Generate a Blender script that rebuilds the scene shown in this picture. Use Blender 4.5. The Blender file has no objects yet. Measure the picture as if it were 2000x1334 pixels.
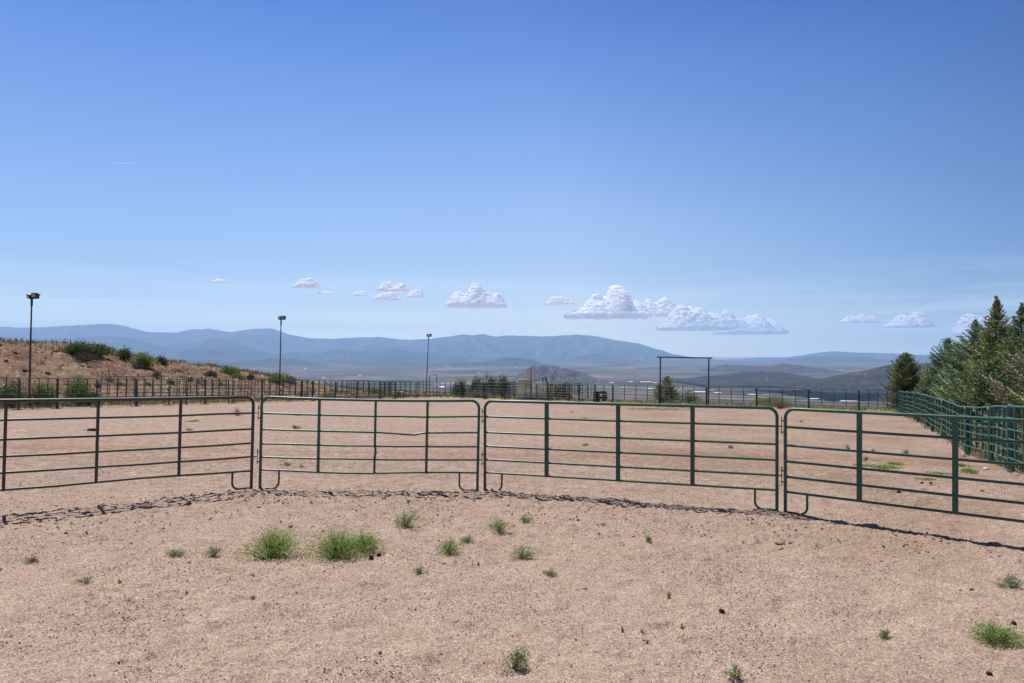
import bpy, math, random
import numpy as np
from mathutils import Vector, Matrix

# ------------------------------------------------------------------ camera, sky, sun
sc = bpy.context.scene
COL = sc.collection
F, CX, HY, EYE = 1333.0, 1000.0, 692.0, 2.27     # focal (px of the 2000 px photo), centre x, horizon row, eye height
cd = bpy.data.cameras.new("camera"); cam = bpy.data.objects.new("camera", cd); COL.objects.link(cam)
cam.location = (0, 0, EYE); cam.rotation_euler = (math.radians(90), 0, 0)
cd.sensor_width = 36; cd.lens = 36 * F / 2000; cd.shift_y = (HY - 667) / 2000
cd.clip_start = 0.1; cd.clip_end = 300000
sc.camera = cam
SUN_EL, SUN_AZ = math.radians(65), math.atan2(-0.595, 0.804)
SD = Vector((math.sin(SUN_AZ) * math.cos(SUN_EL), math.cos(SUN_AZ) * math.cos(SUN_EL), math.sin(SUN_EL)))
ld = bpy.data.lights.new("sun", 'SUN'); ld.energy = 5.0; ld.angle = math.radians(0.53); ld.color = (1.0, 0.96, 0.91)
sun = bpy.data.objects.new("sun", ld); COL.objects.link(sun)
sun.rotation_euler = (-SD).to_track_quat('-Z', 'Y').to_euler()
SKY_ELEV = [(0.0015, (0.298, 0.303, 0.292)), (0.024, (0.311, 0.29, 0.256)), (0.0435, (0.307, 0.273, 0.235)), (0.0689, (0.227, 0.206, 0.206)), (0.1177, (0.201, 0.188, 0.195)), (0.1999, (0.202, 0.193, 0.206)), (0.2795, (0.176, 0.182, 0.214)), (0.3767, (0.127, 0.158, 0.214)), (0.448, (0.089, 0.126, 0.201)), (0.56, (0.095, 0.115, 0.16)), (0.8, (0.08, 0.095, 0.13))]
w = bpy.data.worlds.new("World"); sc.world = w; w.use_nodes = True
wn = w.node_tree; wn.nodes.clear()
out = wn.nodes.new("ShaderNodeOutputWorld"); bg = wn.nodes.new("ShaderNodeBackground"); sky = wn.nodes.new("ShaderNodeTexSky")
sky.sky_type = 'NISHITA'; sky.sun_disc = False; sky.sun_elevation = SUN_EL; sky.sun_rotation = SUN_AZ
sky.altitude = 1900; sky.air_density = 1.2; sky.dust_density = 0.5; sky.ozone_density = 2.6
bg.inputs[1].default_value = 0.125
def wnode(t, **kw):
    n = wn.nodes.new("ShaderNode" + t)
    for k, v in kw.items(): setattr(n, k, v)
    return n
def wramp(sock, stops):
    r = wnode("ValToRGB"); e = r.color_ramp.elements
    while len(e) < len(stops): e.new(.5)
    for q, (p, c) in zip(e, stops): q.position = p; q.color = (*c, 1)
    wn.links.new(sock, r.inputs[0]); return r.outputs[0]
def wmix(fac, a, b, mode):
    m = wnode("Mix", data_type='RGBA', blend_type=mode, clamp_result=False)
    for sock, v in ((m.inputs[0], fac), (m.inputs[6], a), (m.inputs[7], b)):
        if isinstance(v, bpy.types.NodeSocket): wn.links.new(v, sock)
        elif isinstance(v, (int, float)): sock.default_value = v
        else: sock.default_value = (*v, 1)
    return m.outputs[2]
tc = wnode("TexCoord"); sepd = wnode("SeparateXYZ"); wn.links.new(tc.outputs["Generated"], sepd.inputs[0])
# deeper blue overhead, unseen zenith dimmed to deepen ground shadows, brighter toward the horizon, dimmer away from the sun (factors are a quarter of the real ones)
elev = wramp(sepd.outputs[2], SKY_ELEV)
dot = wnode("VectorMath", operation='DOT_PRODUCT'); wn.links.new(tc.outputs["Generated"], dot.inputs[0]); dot.inputs[1].default_value = (-.70, .72, 0)
away = wramp(dot.outputs["Value"], [(0, (.34, .45, .62)), (.14, (.40, .53, .70)), (.31, (.60, .72, .85)), (.65, (1, 1, 1)), (.86, (.88, .92, .96)), (.97, (.76, .83, .91))])
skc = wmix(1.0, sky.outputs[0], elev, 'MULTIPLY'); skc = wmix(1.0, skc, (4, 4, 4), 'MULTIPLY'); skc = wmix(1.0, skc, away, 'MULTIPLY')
# thin high cirrus veils low in the sky
mp = wnode("Mapping"); mp.inputs["Scale"].default_value = (1.6, 1.6, 26); mp.inputs["Rotation"].default_value = (0, .035, 0); wn.links.new(tc.outputs["Generated"], mp.inputs[0])
nz = wnode("TexNoise"); nz.inputs["Scale"].default_value = 2.2; nz.inputs["Detail"].default_value = 7; nz.inputs["Roughness"].default_value = .62; nz.inputs["Distortion"].default_value = .6
wn.links.new(mp.outputs[0], nz.inputs["Vector"])
ci = wramp(nz.outputs["Fac"], [(.41, (0, 0, 0)), (.72, (1, 1, 1))])
low = wramp(sepd.outputs[2], [(0, (.85, .85, .85)), (.035, (.75, .75, .75)), (.075, (.35, .35, .35)), (.13, (0, 0, 0))])
cm_ = wmix(1.0, ci, low, 'MULTIPLY')
skc = wmix(cm_, skc, (6.6, 7.0, 7.6), 'MIX')
below = wnode("Math", operation='LESS_THAN'); wn.links.new(sepd.outputs[2], below.inputs[0]); below.inputs[1].default_value = -.004
skc = wmix(below.outputs[0], skc, (3.6, 3.1, 2.7), 'MIX')     # sunlit land beyond the modelled part
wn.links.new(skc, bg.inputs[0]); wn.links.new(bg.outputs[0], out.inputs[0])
sc.view_settings.view_transform = 'Standard'; sc.view_settings.look = 'None'
sc.view_settings.exposure = 0.4; sc.view_settings.gamma = 1.0
sc.cycles.volume_bounces = 4; sc.cycles.max_bounces = 64; sc.cycles.diffuse_bounces = 60; sc.cycles.transmission_bounces = 60
sc.cycles.transparent_max_bounces = 220

R = random.Random(7)

# ------------------------------------------------------------------ numpy noise
_rng = np.random.RandomState(3)
_P = _rng.permutation(4096)
_G = _rng.uniform(0, 2 * math.pi, 4096)
_GX, _GY = np.cos(_G), np.sin(_G)
def pn(x, y, seed=0):
    x = np.asarray(x, float); y = np.asarray(y, float)
    xi = np.floor(x).astype(np.int64); yi = np.floor(y).astype(np.int64)
    xf, yf = x - xi, y - yi
    def g(ix, iy, fx, fy):
        h = _P[(_P[(ix + seed * 131) & 4095] + iy) & 4095]
        return _GX[h] * fx + _GY[h] * fy
    u = xf * xf * xf * (xf * (xf * 6 - 15) + 10); v = yf * yf * yf * (yf * (yf * 6 - 15) + 10)
    a = g(xi, yi, xf, yf) * (1 - u) + g(xi + 1, yi, xf - 1, yf) * u
    b = g(xi, yi + 1, xf, yf - 1) * (1 - u) + g(xi + 1, yi + 1, xf - 1, yf - 1) * u
    return (a * (1 - v) + b * v) * 1.5
def fbm(x, y, o=4, seed=0, gain=.5):
    s, a = 0, 1.0
    for k in range(o):
        s = s + a * pn(x * 2 ** k, y * 2 ** k, seed + k); a *= gain
    return s
def ss(a, b, x):
    t = np.clip((np.asarray(x, float) - a) / (b - a), 0, 1); return t * t * (3 - 2 * t)

# ------------------------------------------------------------------ terrain height (large forms)
KL = 0.488; NL = math.hypot(1, KL)
def s_left(x, y):  return ((-39.64 + KL * y) - x) / NL          # metres outside the left fence
def s_back(x, y):  return (y + KL * x - 62.6) / NL              # metres outside the back fence
def s_right(x, y): return (x - (3.89 + KL * y)) / NL            # metres outside the right fence
CR_Y = [20, 46.4, 48.1, 50, 52.8, 53.9, 56.7, 61.2, 66.5, 70.8, 74.3, 90]
CR_Z = [3.3, 3.00, 2.96, 2.90, 2.38, 2.12, 1.55, 1.12, .33, -.7, -1.9, -2.5]
def hbig(x, y):
    x = np.asarray(x, float); y = np.asarray(y, float)
    xc = np.clip(x, -30, 45); yc = np.clip(y, 0, 75)
    d = .0366 * np.maximum(0, yc - 11) + .0173 * np.where(xc < 0, xc, xc * ss(9, 22, yc))
    d = d + .25 * np.exp(-((x - 15) ** 2 + (y - 21) ** 2) / 98.0)
    h = -d
    s = s_left(x, y)
    # fold the hillside on the line 16 m outside the left fence
    yo = y + s * 0 - (16 - s) * KL / NL * 1.0 * 0
    ys = y + (16 - s) * KL / NL * -1.0 * -1.0
    cz = np.interp(ys, CR_Y, CR_Z)
    back = -(.0366 * (np.clip(ys, 0, 75) - 11) - .0173 * 22)
    rise = ss(1.8, 15.5, s) * .55 + np.clip((s - 1.8) / 14, 0, 1) * .45
    fade = ss(-10, 5, y)
    h = h + np.maximum(0, cz - back) * rise * fade * ss(1.5, 2.5, s + .0)
    e = np.maximum(np.maximum(s_back(x, y) - 9, s_right(x, y) - 40), s - 19)
    e = np.maximum(e, 0) * ss(-200, 20, y)
    h = h - .24 * e * e / (e + 12)
    floor = -252 + 14 * fbm(x / 2600, y / 2600, 4, 5) * ss(500, 4000, np.hypot(x, y))
    k = 6.0
    m = np.maximum(h, floor); mn = np.minimum(h, floor)
    return m + np.log1p(np.exp(-np.clip((m - mn) / k, 0, 30))) * k * ss(60, 400, np.hypot(x, y))
def lumps(x, y):
    """small relief of the trampled dirt"""
    r = np.hypot(x, y)
    near = 1 - ss(17, 40, r)
    a = fbm(x * 1.1, y * 1.1, 2, 11) * .022
    c = np.maximum(0, fbm(x * 7, y * 7, 3, 21) - .12) * .034
    c = c * (0.35 + 1.0 * np.maximum(0, fbm(x * .55, y * .55, 2, 31) + .35))
    c = c - np.maximum(0, pn(x * 3.1, y * 3.1, 23) - .18) * .05 + np.maximum(0, np.abs(pn(x * 3.1 + .3, y * 3.1, 23)) * -.05 + .006)
    f = pn(x * 17, y * 17, 41) * .010 + pn(x * 29, y * 29, 43) * .0075
    # churned berm just in front of the near panels
    fx = np.interp(x, [-7.5, -4.2, -.4, 3.9, 6.5], [8.6, 10.6, 10.85, 9.35, 7.3])
    berm = np.exp(-((y - fx) / .75) ** 2)
    b = berm * (.012 + .042 * np.maximum(0, fbm(x * 4.3, y * 4.3, 3, 51)))
    calm = 1 - .7 * ss(2.6, 3.8, x) * np.exp(-((y - np.interp(x, [3.9, 6.5], [9.6, 7.4])) / .8) ** 2)
    a, c = a * calm, c * calm
    sl_ = s_left(x, y)
    hr = (fbm(x / 2.2, y / 2.2, 4, 71) * .22 + fbm(x * 1.3, y * 1.3, 2, 72) * .05) * ss(3, 7, sl_) * (1 - ss(40, 90, sl_))
    return (a + c + f) * near * ss(.5, 3, y) + b * (1 - ss(8, 10, np.abs(x))) + hr
def H(x, y): return float(hbig(x, y) + lumps(np.float64(x), np.float64(y)))
def PX(px, d): return (px - CX) / F * d
def ZY(py, d): return EYE + (HY - py) / F * d
def hit(px, py):
    """world point on the ground seen at a photo pixel"""
    u, v = (px - CX) / F, (HY - py) / F
    lo, hi = 1.0, None
    d = 2.0
    while d < 400:
        if EYE + v * d < hbig(u * d, d): hi = d; break
        lo = d; d *= 1.02
    if hi is None: return u * 60, 60.0
    for _ in range(30):
        m = (lo + hi) / 2
        if EYE + v * m < hbig(u * m, m): hi = m
        else: lo = m
    return u * hi, hi

# ------------------------------------------------------------------ materials
def newmat(name):
    m = bpy.data.materials.new(name); m.use_nodes = True
    nt = m.node_tree; nt.nodes.clear()
    o = nt.nodes.new("ShaderNodeOutputMaterial"); b = nt.nodes.new("ShaderNodeBsdfPrincipled")
    nt.links.new(b.outputs[0], o.inputs[0]); b.inputs["Specular IOR Level"].default_value = .3
    return m, nt, b
def N(nt, t, **kw):
    n = nt.nodes.new("ShaderNode" + t)
    for k, v in kw.items():
        if k.startswith("i_"):
            key = k[2:]; key = int(key) if key.isdigit() else key
            n.inputs[key].default_value = v
        else: setattr(n, k, v)
    return n
def ramp(nt, fac, stops):
    r = nt.nodes.new("ShaderNodeValToRGB"); e = r.color_ramp.elements
    while len(e) < len(stops): e.new(.5)
    for q, (p, c) in zip(e, stops):
        q.position = p; q.color = (*c, 1) if len(c) == 3 else c
    nt.links.new(fac, r.inputs[0]); return r.outputs[0]
def mixc(nt, fac, a, b, mode='MIX'):
    m = nt.nodes.new("ShaderNodeMix"); m.data_type = 'RGBA'; m.blend_type = mode
    for sock, v in ((m.inputs[0], fac), (m.inputs[6], a), (m.inputs[7], b)):
        if isinstance(v, bpy.types.NodeSocket): nt.links.new(v, sock)
        elif isinstance(v, (int, float)): sock.default_value = v
        else: sock.default_value = (*v, 1)
    return m.outputs[2]
def noise(nt, co, scale, det=3, rough=.55, dist=0):
    n = N(nt, "TexNoise"); n.inputs["Scale"].default_value = scale; n.inputs["Detail"].default_value = det
    n.inputs["Roughness"].default_value = rough; n.inputs["Distortion"].default_value = dist
    nt.links.new(co, n.inputs["Vector"]); return n.outputs["Fac"]
def scaled(nt, co, v):
    m = N(nt, "Mapping"); m.inputs["Scale"].default_value = v; nt.links.new(co, m.inputs[0]); return m.outputs[0]
def mathn(nt, op, a, b=None, c=None):
    m = N(nt, "Math", operation=op)
    for i, v in enumerate((a, b, c)):
        if v is None: continue
        if isinstance(v, bpy.types.NodeSocket): nt.links.new(v, m.inputs[i])
        else: m.inputs[i].default_value = v
    return m.outputs[0]
def pos(nt): return N(nt, "NewGeometry").outputs["Position"]
def obj_co(nt): return N(nt, "TexCoord").outputs["Object"]

def paint(name, c, c2, rough=.42, amt=.5, scale=9, spec=.5, lo=.5, hi=.72):
    c, c2 = tuple(v * .78 for v in c), tuple(v * .78 for v in c2)
    m, nt, b = newmat(name); co = obj_co(nt)
    f = noise(nt, co, scale, 5, .6)
    k = ramp(nt, f, [(lo, (0, 0, 0)), (hi, (amt, amt, amt))])
    g = mixc(nt, noise(nt, co, 2.3, 3), c, tuple(v * 1.35 for v in c))
    nt.links.new(mixc(nt, k, g, c2), b.inputs["Base Color"])
    nt.links.new(mathn(nt, 'MULTIPLY_ADD', f, .3, rough - .12), b.inputs["Roughness"])
    b.inputs["Specular IOR Level"].default_value = spec
    if spec >= .5 and rough < .6: b.inputs["Coat Weight"].default_value = .18; b.inputs["Coat Roughness"].default_value = .22
    return m
M = {}
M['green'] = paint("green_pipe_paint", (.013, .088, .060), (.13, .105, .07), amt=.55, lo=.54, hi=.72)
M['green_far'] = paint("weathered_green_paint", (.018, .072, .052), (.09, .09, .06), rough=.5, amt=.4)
M['green_right'] = paint("sky_tinted_green_paint", (.026, .11, .080), (.08, .13, .10), rough=.38, amt=.5)  # rails' sky reflection put into the colour as a lighter teal
M['brown_green'] = paint("rust_bitten_green_paint", (.024, .034, .025), (.11, .055, .030), rough=.5, amt=.75, lo=.45, hi=.66)
M['rust'] = paint("rusty_steel", (.10, .045, .022), (.04, .025, .018), rough=.75, amt=.8, spec=.2)
M['brown_steel'] = paint("dark_brown_steel", (.045, .022, .020), (.10, .05, .03), rough=.6, amt=.5, spec=.25)
M['black'] = paint("black_steel", (.012, .011, .012), (.04, .03, .025), rough=.5, amt=.4)
M['tan_paint'] = paint("faded_tan_paint", (.70, .58, .44), (.48, .38, .28), rough=.7, amt=.6, spec=.2)
M['tan_wood'] = paint("weathered_plywood", (.60, .53, .41), (.44, .37, .28), rough=.85, amt=.7, spec=.1)
M['grey_metal'] = paint("dull_galvanised_sheet", (.36, .32, .29), (.30, .22, .17), rough=.55, amt=.6)
M['white'] = paint("white_metal", (.75, .74, .70), (.5, .46, .42), rough=.5, amt=.3)
M['red'] = paint("faded_red_machine_paint", (.16, .035, .025), (.09, .045, .03), rough=.6, amt=.7)
M['rubber'] = paint("black_rubber", (.018, .018, .018), (.05, .045, .04), rough=.85, amt=.4, spec=.2)
M['dung'] = paint("dried_dung", (.050, .032, .020), (.10, .065, .04), rough=.95, amt=.8, spec=.05, scale=30)
M['amber'] = paint("orange_brown_dung", (.30, .10, .025), (.12, .05, .02), rough=.9, amt=.7, spec=.05, scale=40)
M['clod'] = paint("dirt_clod", (.30, .20, .145), (.16, .11, .085), rough=1, amt=.9, spec=.05, scale=14)
M['stone'] = paint("grey_stone", (.26, .23, .21), (.15, .13, .12), rough=.9, amt=.7, spec=.15, scale=20)
M['pale_stone'] = paint("pale_stone", (.55, .47, .38), (.35, .29, .23), rough=.9, amt=.6, spec=.15, scale=20)
M['bark'] = paint("grey_brown_bark", (.10, .075, .055), (.05, .04, .03), rough=.95, amt=.8, spec=.05)
M['straw'] = paint("dry_straw", (.55, .43, .24), (.38, .28, .16), rough=.9, amt=.6, spec=.1)
M['roof_white'] = paint("white_sheet_roof", (.80, .80, .80), (.6, .6, .6), amt=.2, scale=.1)
M['roof_tan'] = paint("tan_sheet_roof", (.70, .52, .38), (.5, .4, .3), amt=.2, scale=.1)
M['roof_blue'] = paint("blue_grey_roof", (.12, .16, .24), (.2, .2, .24), amt=.2, scale=.1)
M['wall_far'] = paint("pale_plaster_wall", (.42, .37, .32), (.3, .27, .24), amt=.2, scale=.1)

def glass_mat():
    m, nt, b = newmat("lamp_glass")
    b.inputs["Base Color"].default_value = (.55, .55, .50, 1); b.inputs["Roughness"].default_value = .12
    return m
M['glass'] = glass_mat()

def leafmat(name, stops, trans=.25, rough=.6):
    """foliage; colour picked per leaf by the 'tint' attribute"""
    stops = [(p_, tuple(v * .80 for v in c_)) for p_, c_ in stops]
    m, nt, b = newmat(name)
    a = N(nt, "Attribute", attribute_name="tint")
    c = ramp(nt, a.outputs["Fac"], stops)
    nt.links.new(c, b.inputs["Base Color"]); b.inputs["Roughness"].default_value = rough
    b.inputs["Specular IOR Level"].default_value = .25
    t = N(nt, "BsdfTranslucent"); nt.links.new(c, t.inputs[0])
    mx = N(nt, "MixShader"); mx.inputs[0].default_value = trans
    o = [n for n in nt.nodes if n.type == 'OUTPUT_MATERIAL'][0]
    nt.links.new(b.outputs[0], mx.inputs[1]); nt.links.new(t.outputs[0], mx.inputs[2]); nt.links.new(mx.outputs[0], o.inputs[0])
    return m
L = {}
L['weed'] = leafmat("green_weed_leaf", [(0, (0.185, 0.283, 0.062)), (.5, (0.320, 0.444, 0.105)), (1, (0.517, 0.616, 0.209))], .4)
L['weed_pale'] = leafmat("pale_weed_leaf", [(0, (0.218, 0.291, 0.109)), (.5, (0.364, 0.455, 0.182)), (1, (0.582, 0.582, 0.309))])
L['weed_bright'] = leafmat("bright_weed_leaf", [(0, (.11, .22, .02)), (1, (.22, .36, .05))])
L['weed_grey'] = leafmat("grey_green_leaf", [(0, (0.263, 0.315, 0.210)), (1, (0.490, 0.525, 0.350))])
L['blue_spruce'] = leafmat("blue_green_needles", [(0, (0.103, 0.172, 0.083)), (.5, (0.216, 0.330, 0.192)), (1, (0.385, 0.523, 0.331))], .1)
L['green_spruce'] = leafmat("green_needles", [(0, (0.085, 0.146, 0.060)), (.5, (0.206, 0.290, 0.115)), (1, (0.386, 0.461, 0.197))], .1)
L['yellow_spruce'] = leafmat("yellow_green_needles", [(0, (0.110, 0.158, 0.044)), (.6, (0.292, 0.341, 0.097)), (1, (0.518, 0.484, 0.173))], .1)
L['brown_spruce'] = leafmat("brownish_needles", [(0, (0.143, 0.143, 0.077)), (.5, (0.284, 0.275, 0.161)), (1, (0.512, 0.437, 0.284))], .1)
L['dark_conifer'] = leafmat("dark_conifer_needles", [(0, (0.101, 0.135, 0.047)), (.6, (0.252, 0.290, 0.095)), (1, (0.508, 0.474, 0.204))], .1)
L['cone'] = leafmat("tan_spruce_cones", [(0, (.26, .17, .06)), (1, (.45, .32, .12))], .05)
L['juniper'] = leafmat("juniper_foliage", [(0, (0.063, 0.081, 0.032)), (.6, (0.140, 0.162, 0.063)), (1, (0.292, 0.270, 0.135))], .1)
L['deadwood'] = leafmat("grey_dead_twigs", [(0, (.12, .085, .065)), (1, (.27, .21, .17))], .05)
L['shrub'] = leafmat("green_shrub_leaf", [(0, (0.083, 0.128, 0.033)), (.5, (0.150, 0.210, 0.060)), (1, (0.255, 0.300, 0.105))], .2)
L['shrub_lime'] = leafmat("lime_shrub_leaf", [(0, (0.140, 0.210, 0.035)), (.5, (0.238, 0.322, 0.063)), (1, (0.392, 0.434, 0.112))], .25)
L['sage'] = leafmat("sagebrush_leaf", [(0, (.12, .12, .075)), (.5, (.20, .19, .13)), (1, (.32, .28, .20))], .15)
L['yellow'] = leafmat("yellow_green_shrub_leaf", [(0, (.16, .17, .03)), (.5, (.32, .29, .06)), (1, (.48, .34, .12))], .25)
L['drygrass'] = leafmat("dry_grass_blade", [(0, (.16, .14, .075)), (.5, (.30, .24, .14)), (1, (.46, .36, .22))], .2)
L['greengrass'] = leafmat("green_grass_blade", [(0, (.07, .12, .02)), (.5, (.12, .18, .04)), (1, (.24, .26, .08))], .25)

def ground_mat():
    m, nt, b = newmat("dirt_ground"); p = pos(nt)
    b.inputs["Roughness"].default_value = 1; b.inputs["Specular IOR Level"].default_value = .08
    big = noise(nt, p, .35, 4); mid = noise(nt, p, 2.2, 4, .6); fine = noise(nt, p, 28, 4, .7)
    dirt = ramp(nt, mid, [(.30, (.36, .258, .20)), (.5, (.445, .328, .258)), (.70, (.54, .412, .335))])
    dirt = mixc(nt, ramp(nt, big, [(.38, (0, 0, 0)), (.62, (.5, .5, .5))]), dirt, (.47, .35, .262))
    dirt = mixc(nt, ramp(nt, fine, [(.36, (.75, .75, .75)), (.54, (0, 0, 0))]), dirt, (.30, .22, .175))
    dirt = mixc(nt, ramp(nt, fine, [(.56, (0, 0, 0)), (.72, (.6, .6, .6))]), dirt, (.64, .52, .44))
    md = noise(nt, scaled(nt, p, (.8, 1.3, 1)), 3.6, 6, .72)
    dirt = mixc(nt, ramp(nt, md, [(.33, (.5, .5, .5)), (.49, (0, 0, 0))]), dirt, (.30, .215, .165))
    dirt = mixc(nt, ramp(nt, md, [(.53, (0, 0, 0)), (.68, (.4, .4, .4))]), dirt, (.66, .53, .44))
    # wheel and hoof tracks crossing the arena
    tr = noise(nt, scaled(nt, p, (.10, 1.1, 1)), 1.0, 4, .6)
    a = N(nt, "Attribute", attribute_name="track")
    trk = mathn(nt, 'MULTIPLY', ramp(nt, tr, [(.40, (0, 0, 0)), (.58, (1, 1, 1))]), a.outputs["Fac"])
    dirt = mixc(nt, trk, dirt, (.30, .175, .105))
    sp = N(nt, "TexVoronoi"); sp.inputs["Scale"].default_value = 34; nt.links.new(p, sp.inputs["Vector"])
    spk = ramp(nt, sp.outputs["Distance"], [(.14, (.95, .95, .95)), (.24, (0, 0, 0))])
    gate = ramp(nt, noise(nt, p, 6.5, 3, .6), [(.44, (0, 0, 0)), (.56, (1, 1, 1))])
    dirt = mixc(nt, mathn(nt, 'MULTIPLY', spk, gate), dirt, (.115, .088, .078))
    cr = noise(nt, p, 52, 5, .9)
    dirt = mixc(nt, ramp(nt, cr, [(.41, (.95, .95, .95)), (.47, (0, 0, 0))]), dirt, (.15, .105, .085))
    dirt = mixc(nt, ramp(nt, cr, [(.54, (0, 0, 0)), (.60, (.9, .9, .9))]), dirt, (.80, .67, .585))
    # eroded red hillside
    aa = N(nt, "Attribute", attribute_name="arena")
    dirt = mixc(nt, aa.outputs["Fac"], dirt, (.94, .93, .95), 'MULTIPLY')
    ar2 = noise(nt, p, 5.5, 5, .75)
    dirt = mixc(nt, mathn(nt, 'MULTIPLY', ramp(nt, ar2, [(.36, (1, 1, 1)), (.50, (0, 0, 0))]), aa.outputs["Fac"]), dirt, (.25, .185, .15))
    dirt = mixc(nt, mathn(nt, 'MULTIPLY', ramp(nt, ar2, [(.54, (0, 0, 0)), (.68, (.8, .8, .8))]), aa.outputs["Fac"]), dirt, (.62, .50, .43))
    ar3 = noise(nt, scaled(nt, p, (.35, 1, 1)), .9, 4, .65)
    dirt = mixc(nt, mathn(nt, 'MULTIPLY', ramp(nt, ar3, [(.36, (.45, .45, .45)), (.50, (0, 0, 0))]), aa.outputs["Fac"]), dirt, (.31, .22, .165))
    gr_ = noise(nt, p, 110, 3, .9)
    dirt = mixc(nt, ramp(nt, gr_, [(.36, (.85, .85, .85)), (.50, (0, 0, 0))]), dirt, (.20, .145, .115))
    dirt = mixc(nt, ramp(nt, gr_, [(.54, (0, 0, 0)), (.68, (.7, .7, .7))]), dirt, (.68, .56, .47))
    hl = ramp(nt, noise(nt, p, .55, 5, .65), [(.3, (.135, .080, .058)), (.5, (.215, .130, .095)), (.7, (.31, .205, .155))])
    hl = mixc(nt, ramp(nt, noise(nt, p, .22, 4, .6), [(.52, (0, 0, 0)), (.63, (.6, .6, .6))]), hl, (.24, .185, .115))
    hl = mixc(nt, ramp(nt, noise(nt, p, 3.2, 4, .7), [(.56, (0, 0, 0)), (.66, (.8, .8, .8))]), hl, (.52, .42, .34))
    hl = mixc(nt, ramp(nt, noise(nt, p, 2.4, 4, .7), [(.34, (.8, .8, .8)), (.44, (0, 0, 0))]), hl, (.12, .085, .06))
    ah = N(nt, "Attribute", attribute_name="hill")
    c = mixc(nt, ah.outputs["Fac"], dirt, hl)
    # grassy margin outside the fences
    gr = ramp(nt, noise(nt, p, 1.1, 4, .6), [(.35, (.15, .17, .05)), (.5, (.25, .24, .10)), (.65, (.42, .33, .20))])
    ag = N(nt, "Attribute", attribute_name="grass")
    c = mixc(nt, ag.outputs["Fac"], c, gr)
    # valley floor: fields, sage flats, scattered juniper
    vs = scaled(nt, p, (1, 1, 1))
    cell = N(nt, "TexVoronoi"); cell.inputs["Scale"].default_value = 1 / 620; nt.links.new(vs, cell.inputs["Vector"])
    field = ramp(nt, N(nt, "SeparateColor").outputs[0], [(0, (0, 0, 0)), (1, (1, 1, 1))])
    sep = [n for n in nt.nodes if n.type == 'SEPARATE_COLOR'][-1]; nt.links.new(cell.outputs["Color"], sep.inputs[0])
    field = ramp(nt, sep.outputs[0], [(0, (.10, .14, .05)), (.3, (.17, .20, .09)), (.5, (.25, .22, .15)), (.72, (.13, .17, .065)), (1, (.33, .27, .20))])
    sage = ramp(nt, noise(nt, p, 1 / 900, 5, .6), [(.38, (.085, .080, .060)), (.5, (.19, .145, .115)), (.60, (.38, .27, .21))])
    v = mixc(nt, ramp(nt, noise(nt, p, 1 / 1900, 3, .5), [(.46, (0, 0, 0)), (.52, (1, 1, 1))]), sage, field)
    jn = ramp(nt, noise(nt, p, 1 / 1100, 5, .6), [(.49, (0, 0, 0)), (.54, (.62, .62, .62))])
    v = mixc(nt, jn, v, (.045, .052, .034))
    v = mixc(nt, ramp(nt, noise(nt, p, 1 / 70, 3, .6), [(.50, (0, 0, 0)), (.60, (.6, .6, .6))]), v, (.07, .075, .05))
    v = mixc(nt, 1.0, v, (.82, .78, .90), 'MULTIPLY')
    av = N(nt, "Attribute", attribute_name="valley")
    c = mixc(nt, av.outputs["Fac"], c, v)
    c = mixc(nt, 1.0, c, (.79, .762, .715), 'MULTIPLY')
    c = mixc(nt, N(nt, "Attribute", attribute_name="worn").outputs["Fac"], c, mixc(nt, 1.0, c, (.74, .66, .60), 'MULTIPLY'))
    nt.links.new(c, b.inputs["Base Color"])
    bp = N(nt, "Bump"); bp.inputs["Strength"].default_value = .8; bp.inputs["Distance"].default_value = .03
    nearness = mathn(nt, 'SUBTRACT', 1.0, av.outputs["Fac"])
    hb = mathn(nt, 'ADD', noise(nt, p, 14, 5, .7), mathn(nt, 'MULTIPLY', noise(nt, p, 3, 3, .6), 1.6))
    nt.links.new(mathn(nt, 'MULTIPLY', hb, nearness), bp.inputs["Height"]); nt.links.new(bp.outputs[0], b.inputs["Normal"])
    return m

def hill_mat(name, soil, soil2, tree, dens, s_tree, s_patch):
    """soil with juniper dots and bare patches, sized in metres"""
    m, nt, b = newmat(name); p = pos(nt)
    b.inputs["Roughness"].default_value = 1; b.inputs["Specular IOR Level"].default_value = .02
    so = mixc(nt, ramp(nt, noise(nt, p, 1 / s_patch, 5, .6), [(.40, (0, 0, 0)), (.60, (1, 1, 1))]), soil, soil2)
    big = noise(nt, p, 1 / (s_patch * 1.7), 4, .6)
    vor = N(nt, "TexVoronoi"); vor.inputs["Scale"].default_value = 1 / s_tree; nt.links.new(p, vor.inputs["Vector"])
    dot = ramp(nt, mathn(nt, 'ADD', vor.outputs["Distance"], mathn(nt, 'MULTIPLY', big, -.55)), [(dens - .05, (1, 1, 1)), (dens + .06, (0, 0, 0))])
    c = mixc(nt, mathn(nt, 'MULTIPLY', dot, .92), so, tree)
    c = mixc(nt, 1.0, c, (.78, .77, .78), 'MULTIPLY')
    nt.links.new(c, b.inputs["Base Color"])
    bp = N(nt, "Bump"); bp.inputs["Strength"].default_value = .7; bp.inputs["Distance"].default_value = s_tree * .5
    nt.links.new(noise(nt, p, 1 / (s_tree * 3), 5, .7), bp.inputs["Height"]); nt.links.new(bp.outputs[0], b.inputs["Normal"])
    return m

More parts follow.
